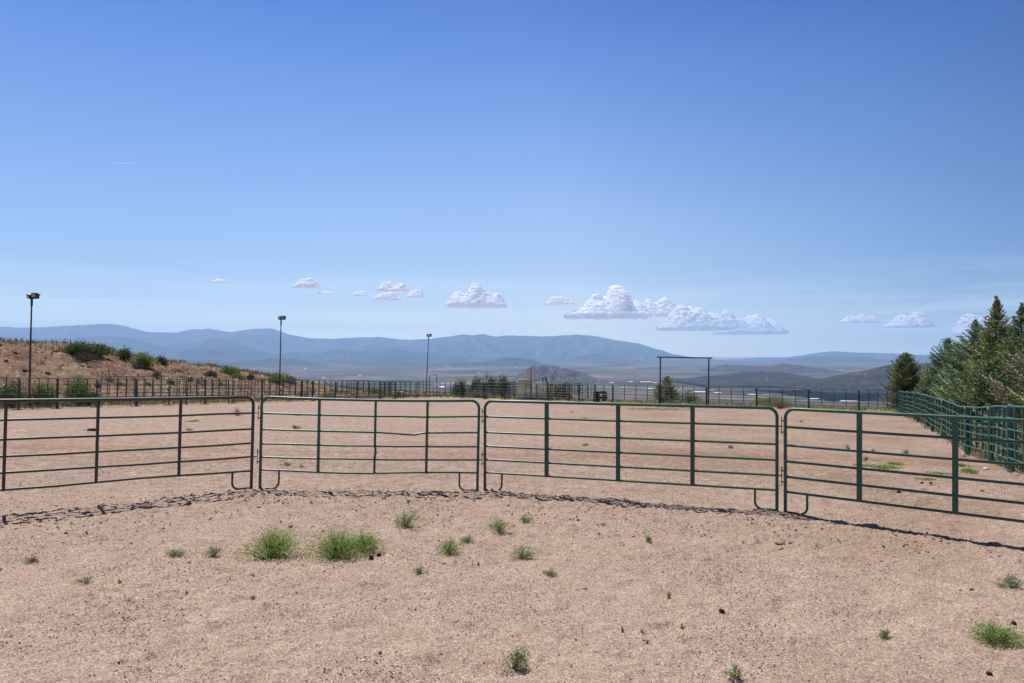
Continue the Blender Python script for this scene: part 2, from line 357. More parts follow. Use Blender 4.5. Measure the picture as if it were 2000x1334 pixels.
# ------------------------------------------------------------------ mesh helpers
def link(name, me, m=None, parent=None):
    o = bpy.data.objects.new(name, me); COL.objects.link(o)
    if parent is not None: o.parent = parent
    if m is not None and me is not None and not me.materials: me.materials.append(m)
    return o
def tag(o, label=None, cat=None, group=None, kind=None):
    if label: o['label'] = label
    if cat: o['category'] = cat
    if group: o['group'] = group
    if kind: o['kind'] = kind
    return o
def empty(name, loc=(0, 0, 0), rz=0, label=None, cat=None, group=None):
    o = bpy.data.objects.new(name, None); COL.objects.link(o); o.empty_display_size = .2
    o.location = loc; o.rotation_euler = (0, 0, rz); tag(o, label, cat, group); return o
def npmesh(name, V, Fq, smooth=True, attrs=None, facetint=None):
    V = np.asarray(V, np.float32); Fq = np.asarray(Fq, np.int32)
    me = bpy.data.meshes.new(name); k = Fq.shape[1]
    me.vertices.add(len(V)); me.vertices.foreach_set("co", V.ravel())
    me.loops.add(Fq.size); me.loops.foreach_set("vertex_index", Fq.ravel())
    me.polygons.add(len(Fq)); me.polygons.foreach_set("loop_start", np.arange(0, Fq.size, k, dtype=np.int32))
    me.polygons.foreach_set("loop_total", np.full(len(Fq), k, np.int32))
    me.polygons.foreach_set("use_smooth", np.full(len(Fq), bool(smooth)))
    for an, av in (attrs or {}).items():
        a = me.attributes.new(an, 'FLOAT', 'POINT'); a.data.foreach_set("value", np.asarray(av, np.float32).ravel())
    if facetint is not None:
        a = me.attributes.new("tint", 'FLOAT', 'FACE'); a.data.foreach_set("value", np.asarray(facetint, np.float32))
    me.update(calc_edges=True); me.validate(); return me
def grid_faces(nr, nc):
    i = np.arange(nr - 1)[:, None] * nc + np.arange(nc - 1)[None, :]
    return np.stack([i, i + 1, i + 1 + nc, i + nc], -1).reshape(-1, 4)
class MB:
    def __init__(s): s.v = []; s.f = []
    def box(s, c, size, rot=None):
        n = len(s.v); hx, hy, hz = (q / 2 for q in size)
        for dx, dy, dz in ((-1, -1, -1), (1, -1, -1), (1, 1, -1), (-1, 1, -1), (-1, -1, 1), (1, -1, 1), (1, 1, 1), (-1, 1, 1)):
            p = Vector((dx * hx, dy * hy, dz * hz))
            if rot: p = rot @ p
            s.v.append(tuple(p + Vector(c)))
        s.f += [tuple(n + i for i in q) for q in ((0, 3, 2, 1), (4, 5, 6, 7), (0, 1, 5, 4), (1, 2, 6, 5), (2, 3, 7, 6), (3, 0, 4, 7))]
        return s
    def tube(s, pts, r, n=10, cap=True):
        pts = [Vector(p) for p in pts]; rs = r if isinstance(r, (list, tuple)) else [r] * len(pts)
        base = len(s.v); up = None
        for i, p in enumerate(pts):
            t = (pts[min(i + 1, len(pts) - 1)] - pts[max(i - 1, 0)]).normalized()
            if up is None:
                up = Vector((0, 1, 0)) if abs(t.y) < .9 else Vector((1, 0, 0))
            a = (up - t * up.dot(t)).normalized(); b = t.cross(a); up = a
            for k in range(n):
                q = 2 * math.pi * (k + .5) / n
                s.v.append(tuple(p + (a * math.cos(q) + b * math.sin(q)) * rs[i]))
        for i in range(len(pts) - 1):
            for k in range(n):
                k2 = (k + 1) % n
                s.f.append((base + i * n + k, base + i * n + k2, base + (i + 1) * n + k2, base + (i + 1) * n + k))
        if cap:
            s.f.append(tuple(base + k for k in range(n))[::-1]); s.f.append(tuple(base + (len(pts) - 1) * n + k for k in range(n)))
        return s
    def ball(s, c, r, seg=10, ring=6, sq=(1, 1, 1), nz=0, seed=0):
        q = random.Random(seed); base = len(s.v)
        for i in range(ring + 1):
            th = math.pi * i / ring
            for k in range(seg):
                ph = 2 * math.pi * k / seg; rr = r * (1 + (q.random() - .5) * nz)
                s.v.append((c[0] + rr * math.sin(th) * math.cos(ph) * sq[0], c[1] + rr * math.sin(th) * math.sin(ph) * sq[1], c[2] + rr * math.cos(th) * sq[2]))
        for i in range(ring):
            for k in range(seg):
                k2 = (k + 1) % seg
                s.f.append((base + i * seg + k, base + (i + 1) * seg + k, base + (i + 1) * seg + k2, base + i * seg + k2))
        return s
    def mesh(s, name, smooth=True):
        me = bpy.data.meshes.new(name); me.from_pydata(s.v, [], s.f); me.update()
        if smooth:
            me.polygons.foreach_set("use_smooth", [len(p.vertices) < 5 for p in me.polygons])
            try: me.set_sharp_from_angle(angle=math.radians(50))
            except Exception: pass
        return me
    def build(s, name, m, parent=None, smooth=True):
        return link(name, s.mesh(name, smooth), m, parent)

# ------------------------------------------------------------------ ground sheet
def axis(parts):
    a = [parts[0][0]]
    for lo, hi, s0, s1 in parts:
        x = lo
        while x < hi:
            t = (x - lo) / (hi - lo); x += s0 * (s1 / s0) ** t
            a.append(min(x, hi))
    return np.unique(np.array(a))
far = lambda lo, s: [(lo, 300, s, 12), (300, 4000, 12, 160), (4000, 31500, 160, 2500)]
xp = axis([(0, 7.6, .028, .028), (7.6, 12, .03, .15), (12, 80, .15, .8)] + far(80, .8))
xs = np.unique(np.concatenate([-xp, xp]))
yp = axis([(-30, 3.5, 3, .3), (3.5, 4.4, .1, .03), (4.4, 12.0, .028, .028), (12.0, 22, .03, .12), (22, 90, .12, .6)] + far(90, .6))
ys_ = np.concatenate([-axis([(60, 30000, 40, 5000)])[::-1], yp])
XX, YY = np.meshgrid(xs, ys_)
ZZ = hbig(XX, YY) + lumps(XX, YY)
sl, sb, sr = s_left(XX, YY), s_back(XX, YY), s_right(XX, YY)
rr = np.hypot(XX, YY)
wob = 1.2 * fbm(XX / 3, YY / 3, 3, 61)
hillm = ss(.6, 2.0, sl + wob * .6) * (1 - ss(60, 120, sl))
grassm = np.maximum(ss(.0, 1.2, sb + wob * .5), ss(.3, 1.3, sr + wob * .6)) * (1 - hillm)
grassm = np.maximum(grassm, ss(.1, .5, sl) * (1 - ss(.8, 2.4, sl + wob)) * .8)
valm = ss(150, 500, rr)
trackm = np.exp(-((YY - 17.2 + .03 * XX - 1.2 * np.sin(XX * .16)) / 2.2) ** 2) * (1 - ss(14, 22, np.abs(XX)))
V = np.stack([XX, YY, ZZ], -1).reshape(-1, 3)
g = link("ground", npmesh("ground", V, grid_faces(len(ys_), len(xs)), True,
         {"hill": hillm, "grass": grassm * (1 - valm), "valley": valm, "track": trackm, "worn": ss(-1, 6, XX + 1.5 * fbm(XX / 1.6, YY / 1.6, 3, 68)) * (.30 + .5 * fbm(XX / 2.5, YY / 2.5, 3, 69).clip(-.4, .8)) * (1 - valm), "arena": ss(8.5, 14, YY + .6 * fbm(XX / 2, YY / 2, 2, 66)) * (YY > 0)}), ground_mat())
tag(g, kind="structure")

# ------------------------------------------------------------------ mountain ranges and mesas
def ridge(name, pts, D, basepy, wf, wb, m, seed, spur=.35, sfreq=1.0, nx=420, ny=46, topn=.0, shape=1.25):
    px0, px1 = pts[0][0], pts[-1][0]
    px = np.linspace(px0, px1, nx)
    py = np.interp(px, [p[0] for p in pts], [p[1] for p in pts])
    k = np.array([1, 2, 3, 2, 1.]) / 9; py = np.convolve(np.pad(py, 2, 'edge'), k, 'valid')
    X = (px - CX) / F * D
    crest = EYE + (HY - py) / F * D + topn * D / F * fbm(X / D * 60, X * 0, 4, seed + 9)
    base = EYE + (HY - basepy) / F * (D - wf)
    base = max(base, -285)
    t = np.concatenate([np.linspace(0, 1, ny), 1 + np.linspace(0, 1, 14)[1:]])
    T, XG = np.meshgrid(t, X, indexing='ij')
    CRE = np.broadcast_to(crest, XG.shape)
    Y = np.where(T <= 1, D - wf + wf * T, D + wb * (T - 1))
    prof = np.where(T <= 1, np.clip(T, 0, 1) ** shape, 1 - (np.clip(T - 1, 0, 1)) ** 1.3)
    wx = XG + wf * .22 * fbm(XG / wf * 1.2, Y / wf * 1.2, 2, seed + 1)
    sp = 1 - np.abs(fbm(wx / wf * 3.2 * sfreq, Y / wf * .8, 4, seed + 2)) * 1.7
    sp2 = fbm(XG / wf * 7 * sfreq, Y / wf * 4, 4, seed + 3)
    Hh = np.maximum(CRE - base, 0)
    tt = np.clip(T, 0, 1)
    z = base + Hh * prof + Hh * (spur * (sp - .75) + .10 * sp2) * (tt * (1 - tt) * 3.2) * (T <= 1)
    z = np.minimum(z, EYE + (CRE - EYE) * Y / D + 0) if False else z
    edge = np.minimum(ss(0, .03, (px - px0) / (px1 - px0)), ss(0, .03, (px1 - px) / (px1 - px0)))
    z = z * edge[None, :] + (base - 5) * (1 - edge[None, :])
    z = np.where((T == 0) | (T == 2), np.minimum(z, base) - 10, z)
    Vv = np.stack([XG, Y, z], -1).reshape(-1, 3)
    o = link(name, npmesh(name, Vv, grid_faces(len(t), nx), True), m); tag(o, kind="structure"); return o
mt_far = hill_mat("forested_mountain", (.26, .25, .17), (.08, .115, .07), (.03, .052, .036), .36, 90, 700)
mt_mid = hill_mat("brushy_foothill", (.19, .17, .12), (.08, .09, .06), (.030, .042, .028), .36, 60, 700)
mt_mesa = hill_mat("juniper_mesa", (.22, .155, .12), (.12, .10, .075), (.028, .035, .024), .40, 26, 400)
mt_near = hill_mat("juniper_hill", (.22, .175, .15), (.12, .10, .085), (.026, .032, .026), .50, 11, 160)
ridge("mountain_range", [(-260, 650), (-120, 640), (0, 638), (50, 640), (100, 638), (170, 634), (213, 632), (250, 638), (285, 648), (340, 650), (375, 643), (410, 642), (450, 649), (480, 644), (500, 642), (535, 642), (560, 652), (600, 660), (640, 662), (700, 659), (740, 658), (790, 664), (840, 662), (870, 658), (905, 653), (925, 655), (940, 652), (965, 657), (1000, 655), (1060, 657), (1090, 656), (1125, 653), (1160, 656), (1200, 664), (1245, 670), (1290, 688), (1340, 698), (1400, 704), (1440, 702), (1485, 698), (1540, 698), (1590, 690), (1625, 686), (1680, 689), (1740, 690), (1800, 693), (1900, 695), (2060, 694), (2300, 690)],
      30000, 708, 9000, 1500, mt_far, 100, spur=.42, nx=900, ny=70, topn=.8)
ridge("foothills", [(-200, 668), (0, 660), (60, 660), (120, 661), (160, 659), (215, 656), (250, 659), (300, 672), (350, 684), (385, 678), (410, 661), (440, 662), (470, 674), (490, 678), (520, 690), (550, 691), (575, 689), (600, 694), (637, 686), (662, 681), (700, 684), (737, 687), (775, 680), (800, 687), (875, 692), (915, 706), (940, 712), (1000, 712)],
      21500, 712, 3800, 3000, mt_mid, 120, spur=.3, nx=600, topn=.8)
ridge("foothills", [(1010, 712), (1080, 706), (1160, 690), (1200, 694), (1260, 706), (1310, 712), (1340, 712), (1370, 708), (1420, 712), (1500, 712), (1535, 707), (1562, 699), (1602, 696), (1634, 696), (1681, 696), (1706, 702), (1742, 704), (1800, 700), (1900, 700), (2080, 699)],
      22000, 714, 3600, 3000, mt_mid, 140, spur=.3, nx=500, topn=.8)
ridge("mesa_ridge", [(-150, 700), (200, 700), (325, 701), (412, 702), (437, 708), (487, 703), (525, 700), (575, 700), (600, 708), (640, 716)],
      15500, 717, 1500, 1500, mt_mesa, 160, nx=300, topn=.6, shape=.8)
ridge("mesa_ridge", [(640, 716), (700, 712), (860, 710), (928, 707), (977, 702), (993, 697), (1014, 699), (1045, 703), (1060, 711), (1120, 715), (1175, 714), (1215, 710), (1235, 712), (1260, 718)],
      15800, 719, 1300, 1300, mt_mesa, 180, nx=300, topn=.5, shape=.8)
ridge("mesa_ridge", [(1370, 722), (1404, 717), (1418, 712), (1454, 714), (1508, 716), (1526, 710), (1549, 712), (1580, 716), (1625, 723), (1670, 728), (1760, 730)],
      10500, 733, 1300, 900, mt_mesa, 200, nx=300, topn=.8)
ridge("juniper_hills", [(1330, 746), (1400, 733), (1440, 728), (1460, 725), (1494, 725), (1526, 727), (1566, 733), (1600, 740), (1660, 746), (1740, 747)],
      6000, 752, 800, 700, mt_near, 220, nx=320, topn=1.2)
ridge("juniper_hills", [(1530, 750), (1590, 747), (1630, 742), (1652, 735), (1674, 728), (1695, 724), (1733, 715), (1760, 708), (1800, 710), (1860, 704), (1960, 700), (2100, 698), (2300, 700)],
      4300, 765, 620, 700, mt_near, 240, nx=420, topn=1.2)
mt_cone = hill_mat("conical_hill_scrub", (.30, .24, .20), (.19, .16, .13), (.045, .052, .04), .36, 13, 170)
ridge("conical_hill", [(975, 751), (1000, 741), (1018, 727), (1036, 716), (1059, 713), (1090, 716), (1115, 722), (1135, 725), (1150, 733), (1175, 744), (1210, 750)],
      6400, 752, 480, 500, mt_cone, 260, nx=240, topn=1.0, shape=1.0)

# ------------------------------------------------------------------ haze
hz = MB().box((0, 1000, (-330 + 1420) / 2), (76000, 66000, 1420 + 330)).build("haze", None, None, False)
hm = bpy.data.materials.new("haze_air"); hm.use_nodes = True; nt = hm.node_tree; nt.nodes.clear()
o_ = nt.nodes.new("ShaderNodeOutputMaterial"); pv = nt.nodes.new("ShaderNodeVolumePrincipled")
pv.inputs["Color"].default_value = (.415, .65, 1.0, 1); pv.inputs["Density"].default_value = 1 / 25500
pv.inputs["Anisotropy"].default_value = 0.15
nt.links.new(pv.outputs[0], o_.inputs["Volume"]); hz.data.materials.append(hm); tag(hz, kind="stuff")

# ------------------------------------------------------------------ corral panels
ORD = "first second third fourth fifth sixth seventh eighth ninth tenth eleventh twelfth thirteenth fourteenth fifteenth sixteenth seventeenth eighteenth nineteenth twentieth twenty-first twenty-second twenty-third twenty-fourth".split()
RAILS = (1.235, .972, .742, .520, .305)
_cache = {}
def panel_meshes(Lp, posts, Ht=1.52, rf=.021, rr_=.017, pw=.042, rails=RAILS, n=8, hinges=(0, 0), feet=True, sag=0, bend=None, seed=0):
    key = (round(Lp, 2), tuple(posts), Ht, rf, rr_, pw, rails, n, hinges, feet, sag, bend, seed)
    if key in _cache: return _cache[key]
    parts = []
    rc = .13; top = Ht - rf
    sg = lambda x: -sag * math.sin(math.pi * x / Lp)
    fr = [(0, 0, .0), (0, 0, top - rc)] + [(rc - rc * math.cos(a), 0, top - rc + rc * math.sin(a)) for a in np.linspace(0.15, math.pi / 2, 7)]
    fr += [(x, 0, top + sg(x)) for x in np.linspace(rc, Lp - rc, 9)[1:-1]]
    fr += [(Lp - rc + rc * math.sin(a), 0, top - rc + rc * math.cos(a)) for a in np.linspace(0, math.pi / 2 - .15, 7)] + [(Lp, 0, top - rc), (Lp, 0, 0)]
    parts.append(("frame", MB().tube(fr, rf, n).mesh("frame")))
    q = random.Random(seed)
    for k, z in enumerate(rails):
        xs_ = np.linspace(rf * .6, Lp - rf * .6, 9)
        pts = [(x, 0, z + sg(x) * (1 - .5 * k / 5) + (q.random() - .5) * .008 * (seed > 0)) for x in xs_]
        if bend and bend[0] == k:
            pts = [(x, 0, z + dz) for x, dz in bend[1]]
        if seed > 0 and k == 4:
            pts = [(x, 0, z + sg(x) * .8 + .012 * math.cos(x * 2.2)) for x in xs_]
        rads = [rr_ * .95] + [rr_] * (len(pts) - 2) + [rr_ * .95]
        parts.append(("rail", MB().tube(pts, rads, n).mesh("rail")))
    for k, fx in enumerate(posts):
        x = fx * Lp; mb = MB(); zb = rails[-1] + sg(x) * .8 - rr_ * .6; zt = top + sg(x) - rf * .2
        if bend and k == 1:   # this upright is buckled
            mb.tube([(x, 0, zb), (x, 0, .52), (x + .006, -.004, .57), (x + .016, -.008, .63), (x + .006, -.004, .70), (x, 0, .75), (x, 0, zt)], pw * .5, 8)
        elif pw > .05:
            mb.box((x, 0, (zb + zt) / 2), (pw, .034, zt - zb))
            for z in rails[:-1]:
                mb.ball((x - .2 * pw, -.019, z + .004), .007, 6, 4)
        else:
            mb.box((x, 0, (zb + zt) / 2), (pw, rr_ * 2.5, zt - zb))
        parts.append(("upright", mb.mesh("upright", False)))
    if feet:
        for sgn, x0 in ((1, 0), (-1, Lp)):
            w_ = .30; r_ = .10; zb = rails[-1]
            pts = [(x0 + sgn * rf * .5, 0, .016), (x0 + sgn * (w_ - r_), 0, .016)]
            pts += [(x0 + sgn * (w_ - r_ + r_ * math.sin(a)), 0, .016 + r_ - r_ * math.cos(a)) for a in np.linspace(.2, math.pi / 2, 6)]
            pts += [(x0 + sgn * w_, 0, zb - .004)]
            parts.append(("leg_loop", MB().tube(pts, rr_ * .95, n).mesh("leg_loop")))
    if hinges[0]:
        for z in (1.235, .52):
            parts.append(("hinge_pin", MB().tube([(-.052, -.0, z - .115), (-.050, 0, z + .125)], .0055, 6).tube([(0, 0, z + .085), (-.06, 0, z + .085)], .0095, 6)
                          .tube([(0, 0, z - .075), (-.06, 0, z - .075)], .0095, 6).ball((-.05, 0, z + .127), .011, 6, 4).mesh("hinge_pin")))
    if hinges[1]:
        for z in (1.235, .52):
            parts.append(("hinge_tab", MB().tube([(Lp, 0, z), (Lp + .075, 0, z)], .0085, 6).mesh("hinge_tab")))
    _cache[key] = parts; return parts
def place_panel(A, B, label, group, mats, name="corral_panel", cat="fence panel", gz=True, lean=0, **kw):
    """A, B: base points (x, y) or (x, y, z)"""
    a = Vector(A if len(A) == 3 else (A[0], A[1], H(*A))); b = Vector(B if len(B) == 3 else (B[0], B[1], H(*B)))
    d = b - a; Lp = d.length
    X = d.normalized(); Y = Vector((-X.y, X.x, 0)).normalized(); Z = X.cross(Y)
    if lean: Y2 = Y * math.cos(lean) + Z * math.sin(lean); Z = X.cross(Y2); Y = Y2
    e = empty(name); tag(e, label, cat, group)
    e.matrix_world = Matrix(((X.x, Y.x, Z.x, a.x), (X.y, Y.y, Z.y, a.y), (X.z, Y.z, Z.z, a.z), (0, 0, 0, 1)))
    for nm, me in panel_meshes(Lp, **kw):
        m = mats.get(nm, mats['*']) if isinstance(mats, dict) else mats
        o = bpy.data.objects.new(nm, me); COL.objects.link(o); o.parent = e
        if not me.materials: me.materials.append(m)
    return e
FG = "curved row of pipe corral panels across the foreground"
J = {'1R': (-4.25, 11.12), '2L': (-4.10, 11.10), '2R': (-.575, 11.30), '3L': (-.452, 11.37), '3R': (3.85, 9.92), '4L': (3.925, 9.80)}
p0 = Vector((-4.25, 11.12)); dd = Vector((-2.6, -1.97)) * 1.335
def fz(x, y): return float(hbig(x, y)) + .012
def A3(k, dz=0): return (J[k][0], J[k][1], fz(*J[k]) + dz)
xl, yl = p0.x + dd.x, p0.y + dd.y
place_panel((xl, yl, fz(xl, yl) + .045), A3('1R'), "rust-stained brownish green corral panel at the left edge of the foreground row", FG,
            {'*': M['brown_green'], 'hinge_tab': M['rust']}, posts=(.255, .50, .75), rf=.024, rr_=.0175, pw=.038, hinges=(0, 1), sag=.012, n=12, seed=3)
place_panel(A3('2L'), A3('2R'), "dark green corral panel with a bent rail, second from left in the foreground row", FG,
            {'*': M['green'], 'hinge_pin': M['rust'], 'hinge_tab': M['rust']}, posts=(.262, .52, .76), rf=.0225, rr_=.0165, pw=.040, hinges=(1, 1), sag=.022, n=12, seed=5,
            bend=(1, ((.012, 0), (.9, -.012), (1.9, -.022), (2.2, -.040), (2.42, -.052), (2.47, -.055), (2.56, -.035), (2.68, -.018), (3.1, -.008), (3.51, .0))))
place_panel(A3('3L'), A3('3R'), "longest dark green corral panel, third from left in the foreground row, with wide flat uprights", FG,
            {'*': M['green'], 'hinge_pin': M['rust'], 'hinge_tab': M['rust']}, posts=(.235, .49, .738), rf=.0235, rr_=.0175, pw=.064, hinges=(1, 1), n=12)
B4 = (3.925 + 2.12 * 1.52, 9.80 - 1.76 * 1.52)
place_panel(A3('4L'), (B4[0], B4[1], fz(*B4)), "dark green corral panel at the right edge of the foreground row, nearest the camera", FG,
            {'*': M['green'], 'hinge_pin': M['rust'], 'hinge_tab': M['rust']}, posts=(.232, .492, .75), rf=.0235, rr_=.0175, pw=.064, hinges=(1, 0), n=12)

# right fence: ten-foot panels running back to the far corner, a stout post at every joint
def fence_post(x, y, h, r, label, group, m, name="fence_post"):
    e = empty(name, (x, y, H(x, y)), R.uniform(0, 6), label, "fence post", group)
    MB().tube([(0, 0, -.3), (0, 0, h)], r, 10).build("post_pipe", m, e)
    MB().tube([(0, 0, h), (0, 0, h + .012)], r * 1.12, 10).build("post_cap", m, e)
    return e
dr = [13.1, 15.9, 18.6, 21.4, 24.5, 27.0, 30.0, 32.7, 35.9, 38.5, 41.7, 44.5, 47.0]
RP = [(3.89 + KL * d + R.uniform(-.12, .12), d) for d in dr] + [(27.75, 49.0)]
for i in range(len(RP) - 1):
    (x1, y1), (x0, y0) = RP[i], RP[i + 1]
    t = Vector((x1 - x0, y1 - y0)).normalized() * .05
    zz = (R.uniform(-.03, .05), R.uniform(-.03, .05))
    place_panel((x0 + t.x, y0 + t.y, H(x0, y0) + zz[0]), (x1 - t.x, y1 - t.y, H(x1, y1) + zz[1]),
                f"green pipe panel of the right-hand fence by the spruces, {ORD[len(RP) - 2 - i]} from its far corner", "panels of the right-hand fence",
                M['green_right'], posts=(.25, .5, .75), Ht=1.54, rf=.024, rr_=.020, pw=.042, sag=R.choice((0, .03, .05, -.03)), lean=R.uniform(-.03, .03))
for i, (x, y) in enumerate(RP):
    if i == 0: continue
    fence_post(x + .09, y + .02, 1.50 + R.uniform(-.05, .06), .055, f"dark green pipe post of the right-hand fence, {ORD[len(RP) - 1 - i]} from its far corner",
               "posts along the right-hand fence", M['green'])

# back fence: twelve-foot panels; x pixel -> point on the fence line
def back_pt(px): u = (px - CX) / F; y = 62.6 / (1 + KL * u); return (u * y, y)
BJ = [1752, 1678, 1580, 1478, 1380, 1288, 1197, 1131, 1070, 985, 902, 858]
for i in range(len(BJ) - 1):
    a, b = back_pt(BJ[i + 1] + 1), back_pt(BJ[i] - 1)
    place_panel(a, b, f"green pipe panel of the far back fence, {ORD[i]} from its right corner", "panels of the far back fence",
                M['green_far'], posts=(.25, .5, .75), Ht=1.56, rf=.024, rr_=.018, pw=.045)
for i, px in enumerate([1678, 1580, 1478, 1380, 1288, 1197, 1163, 1131, 1070, 985, 945, 902]):
    x, y = back_pt(px); fence_post(x, y + .1, 1.5, .05, f"dark green post of the far back fence, {ORD[i]} from its right corner", "posts along the far back fence", M['green_far'])

# left fence, with a second line of panels behind it
def left_pt(px, off=0):
    u = (px - CX) / F; y = (39.64 + off * NL) / (KL - u); return (u * y, y)
LJ = [-70, 36, 110, 188, 265, 330, 400, 455, 511, 565, 610, 655, 697, 742, 772, 812, 840]
for i in range(len(LJ) - 1):
    a, b = left_pt(LJ[i] + 1), left_pt(LJ[i + 1] - 1)
    place_panel(a, b, f"green pipe panel of the left-hand fence below the hillside, {ORD[i]} from its near left end", "panels of the left-hand fence",
                M['green_far'], posts=(.25, .5, .75), Ht=1.54, rf=.022, rr_=.018, pw=.026, sag=R.choice((0, .02)))
for i, px in enumerate([110, 265, 362, 400, 445, 511, 590, 610, 655, 697, 742, 772, 816]):
    x, y = left_pt(px); fence_post(x, y + .1, 1.5, .055 if px in (110, 265, 511) else .042, f"dark green post of the left-hand fence, {ORD[i]} from the left edge", "posts along the left-hand fence", M['green_far'])
L2 = [195, 262, 330, 385, 440, 490, 540, 588, 635, 680, 720, 760, 800]
for i in range(len(L2) - 1):
    a, b = left_pt(L2[i] + 1, 3.2), left_pt(L2[i + 1] - 1, 3.2)
    place_panel((a[0], a[1], H(*a) - .1), (b[0], b[1], H(*b) - .1), f"pipe panel of the alley line just behind the left-hand fence, {ORD[i]} from its left end", "panels of the alley behind the left-hand fence",
                M['green_far'], posts=(.25, .5, .75), Ht=1.52, rf=.020, rr_=.016, pw=.024)

# ------------------------------------------------------------------ bow gate, overhead gate frame, chutes
x0, y0 = left_pt(839); x1, y1 = left_pt(857, .1); zg = H(x0, y0)
e = empty("walk_gate", (x0, y0, zg), 0, "tall narrow green bow gate rising above the fence near the far left corner", "gate")
W = x1 - x0; hh = ZY(732, y0) - zg
MB().tube([(0, 0, 0), (0, 0, hh - .2), (.05, 0, hh - .06), (.2, 0, hh), (W - .2, 0, hh), (W - .05, 0, hh - .06), (W, 0, hh - .2), (W, 0, 0)], .035, 8).build("bow_frame", M['green_far'], e)
for z in (.3, .6, .9, 1.2, 1.5): MB().tube([(0, 0, z), (W, 0, z)], .02, 6).build("rail", M['green_far'], e)
MB().tube([(W / 2, 0, .3), (W / 2, 0, 1.5)], .02, 6).build("upright", M['green_far'], e)

a, b = back_pt(1286.5), back_pt(1380); a = (a[0], a[1] - .5); b = (b[0], b[1] - .5)
e = empty("overhead_gate_frame", (a[0], a[1], H(*a)), 0, "tall dark brown pipe frame with a level crossbar over the far back fence", "gate frame")
tl, tr_ = ZY(698.5, a[1]) - H(*a), ZY(700.5, b[1]) - H(*a)
bx, by = b[0] - a[0], b[1] - a[1]; bz = H(*b) - H(*a)
ll = Vector((bx, by, tr_ - tl)).normalized()
MB().tube([(0, 0, -.2), (.03, 0, tl)], .055, 10).build("gate_post", M['brown_steel'], e)
MB().tube([(bx, by, bz - .2), (bx + .04, by, tr_)], .055, 10).build("gate_post", M['brown_steel'], e)
MB().tube([(-ll.x * .25, -ll.y * .25, tl + .05), (bx + ll.x * .3, by + ll.y * .3, tr_ + .05)], .055, 10).build("crossbar", M['brown_steel'], e)

D0 = 64.0
def cpt(px, py, d=D0): return Vector((PX(px, d), d, ZY(py, d)))
gz = float(hbig(PX(1045, D0), D0))
def wall_rect(mb, px0, py0, px1, py1, d, th=.08):
    a, b = cpt(px0, py0, d), cpt(px1, py1, d)
    mb.box(((a.x + b.x) / 2, d, (a.z + b.z) / 2), (abs(b.x - a.x), th, abs(a.z - b.z)))
def local(o, origin):
    """re-express a world-space mesh about its thing's origin"""
    o.data.transform(Matrix.Translation(-Vector(origin))); return o
ch = empty("bucking_chute", (PX(1042, D0), D0, gz), 0, "faded tan livestock chute with tall uprights and a plywood platform behind the far back fence", "livestock chute")
og = ch.location
def cpart(name, m, fn):
    mb = MB(); fn(mb); o = mb.build(name, m, ch, False); local(o, og); return o
cpart("platform_panel", M['tan_wood'], lambda b: (wall_rect(b, 1012.5, 741.5, 1029, 757, 64.6, .1), wall_rect(b, 1029, 743, 1036, 757, 64.7, .1)))
cpart("platform_cap", M['white'], lambda b: wall_rect(b, 1012.5, 740.5, 1029, 741.5, 64.5, .5))
cpart("platform_cap", M['white'], lambda b: wall_rect(b, 1029, 742, 1036.5, 743, 64.5, .5))
cpart("tall_upright", M['tan_wood'], lambda b: wall_rect(b, 1034.2, 717, 1039.6, 782, 64.3, .25))
cpart("upright", M['tan_paint'], lambda b: wall_rect(b, 1030.5, 720, 1032, 782, 64.3, .1))
cpart("upright", M['tan_paint'], lambda b: wall_rect(b, 1044.6, 722, 1046.3, 782, 64.3, .1))
for q in (1008.5, 1017, 1023.5, 1030, 1047.5, 1055, 1064, 1072):
    cpart("gate_stile", M['tan_paint'], lambda b: wall_rect(b, q, 752, q + 2.2, 781, 63.7 + (q % 3) * .02, .09))
for q in (753, 758.5, 763.5, 768.5):
    cpart("gate_rail", M['tan_paint'], lambda b: wall_rect(b, 1008.5, q, 1030, q + 2.0, 63.6, .06))
    cpart("gate_rail", M['tan_paint'], lambda b: wall_rect(b, 1047.5, q - .9, 1073, q + .9, 63.6, .06))
for k in range(4):
    def br(b, k=k):
        p, q = cpt(1056 + k * 4, 764, 63.5), cpt(1061 + k * 4, 755, 63.5); b.tube([p, q], .04, 6)
    cpart("brace", M['tan_paint'], br)
cpart("kick_sheet", M['grey_metal'], lambda b: wall_rect(b, 1022, 768, 1072, 782, 63.4, .05))
cpart("kick_sheet", M['tan_wood'], lambda b: wall_rect(b, 1007, 770, 1021.7, 782, 63.45, .05))

def simple_post(name, px, py, d, r, m, label, cat, group=None, tilt=0):
    x = PX(px, d); z0 = float(hbig(x, d)); e = empty(name, (x, d, z0), 0, label, cat, group)
    MB().tube([(0, 0, -.2), (tilt, 0, ZY(py, d) - z0)], r, 10).build("post_pipe", m, e)
    MB().ball((tilt, 0, ZY(py, d) - z0), r * 1.15, 10, 4, (1, 1, .5)).build("post_cap", m, e); return e
simple_post("steel_post", 1037.3, 743, 62.6, .045, M['black'], "black steel post standing in front of the tan chute", "post")
simple_post("steel_post", 1104.5, 746.5, 63, .045, M['brown_steel'], "thin brown steel post just right of the dark holding pen", "post")
simple_post("steel_post", 1060, 737, 65.5, .06, M['black'], "short thick black post rising behind the tan chute", "post")
simple_post("steel_post", 1056, 745.5, 66, .04, M['grey_metal'], "thin grey post behind the tan chute", "post")
d = 65.5; x = PX(1067, d); z0 = float(hbig(x, d))
e = empty("lift_arm", (x, d, z0), 0, "pair of slanted green steel arms sticking up behind the tan chute", "steel arms")
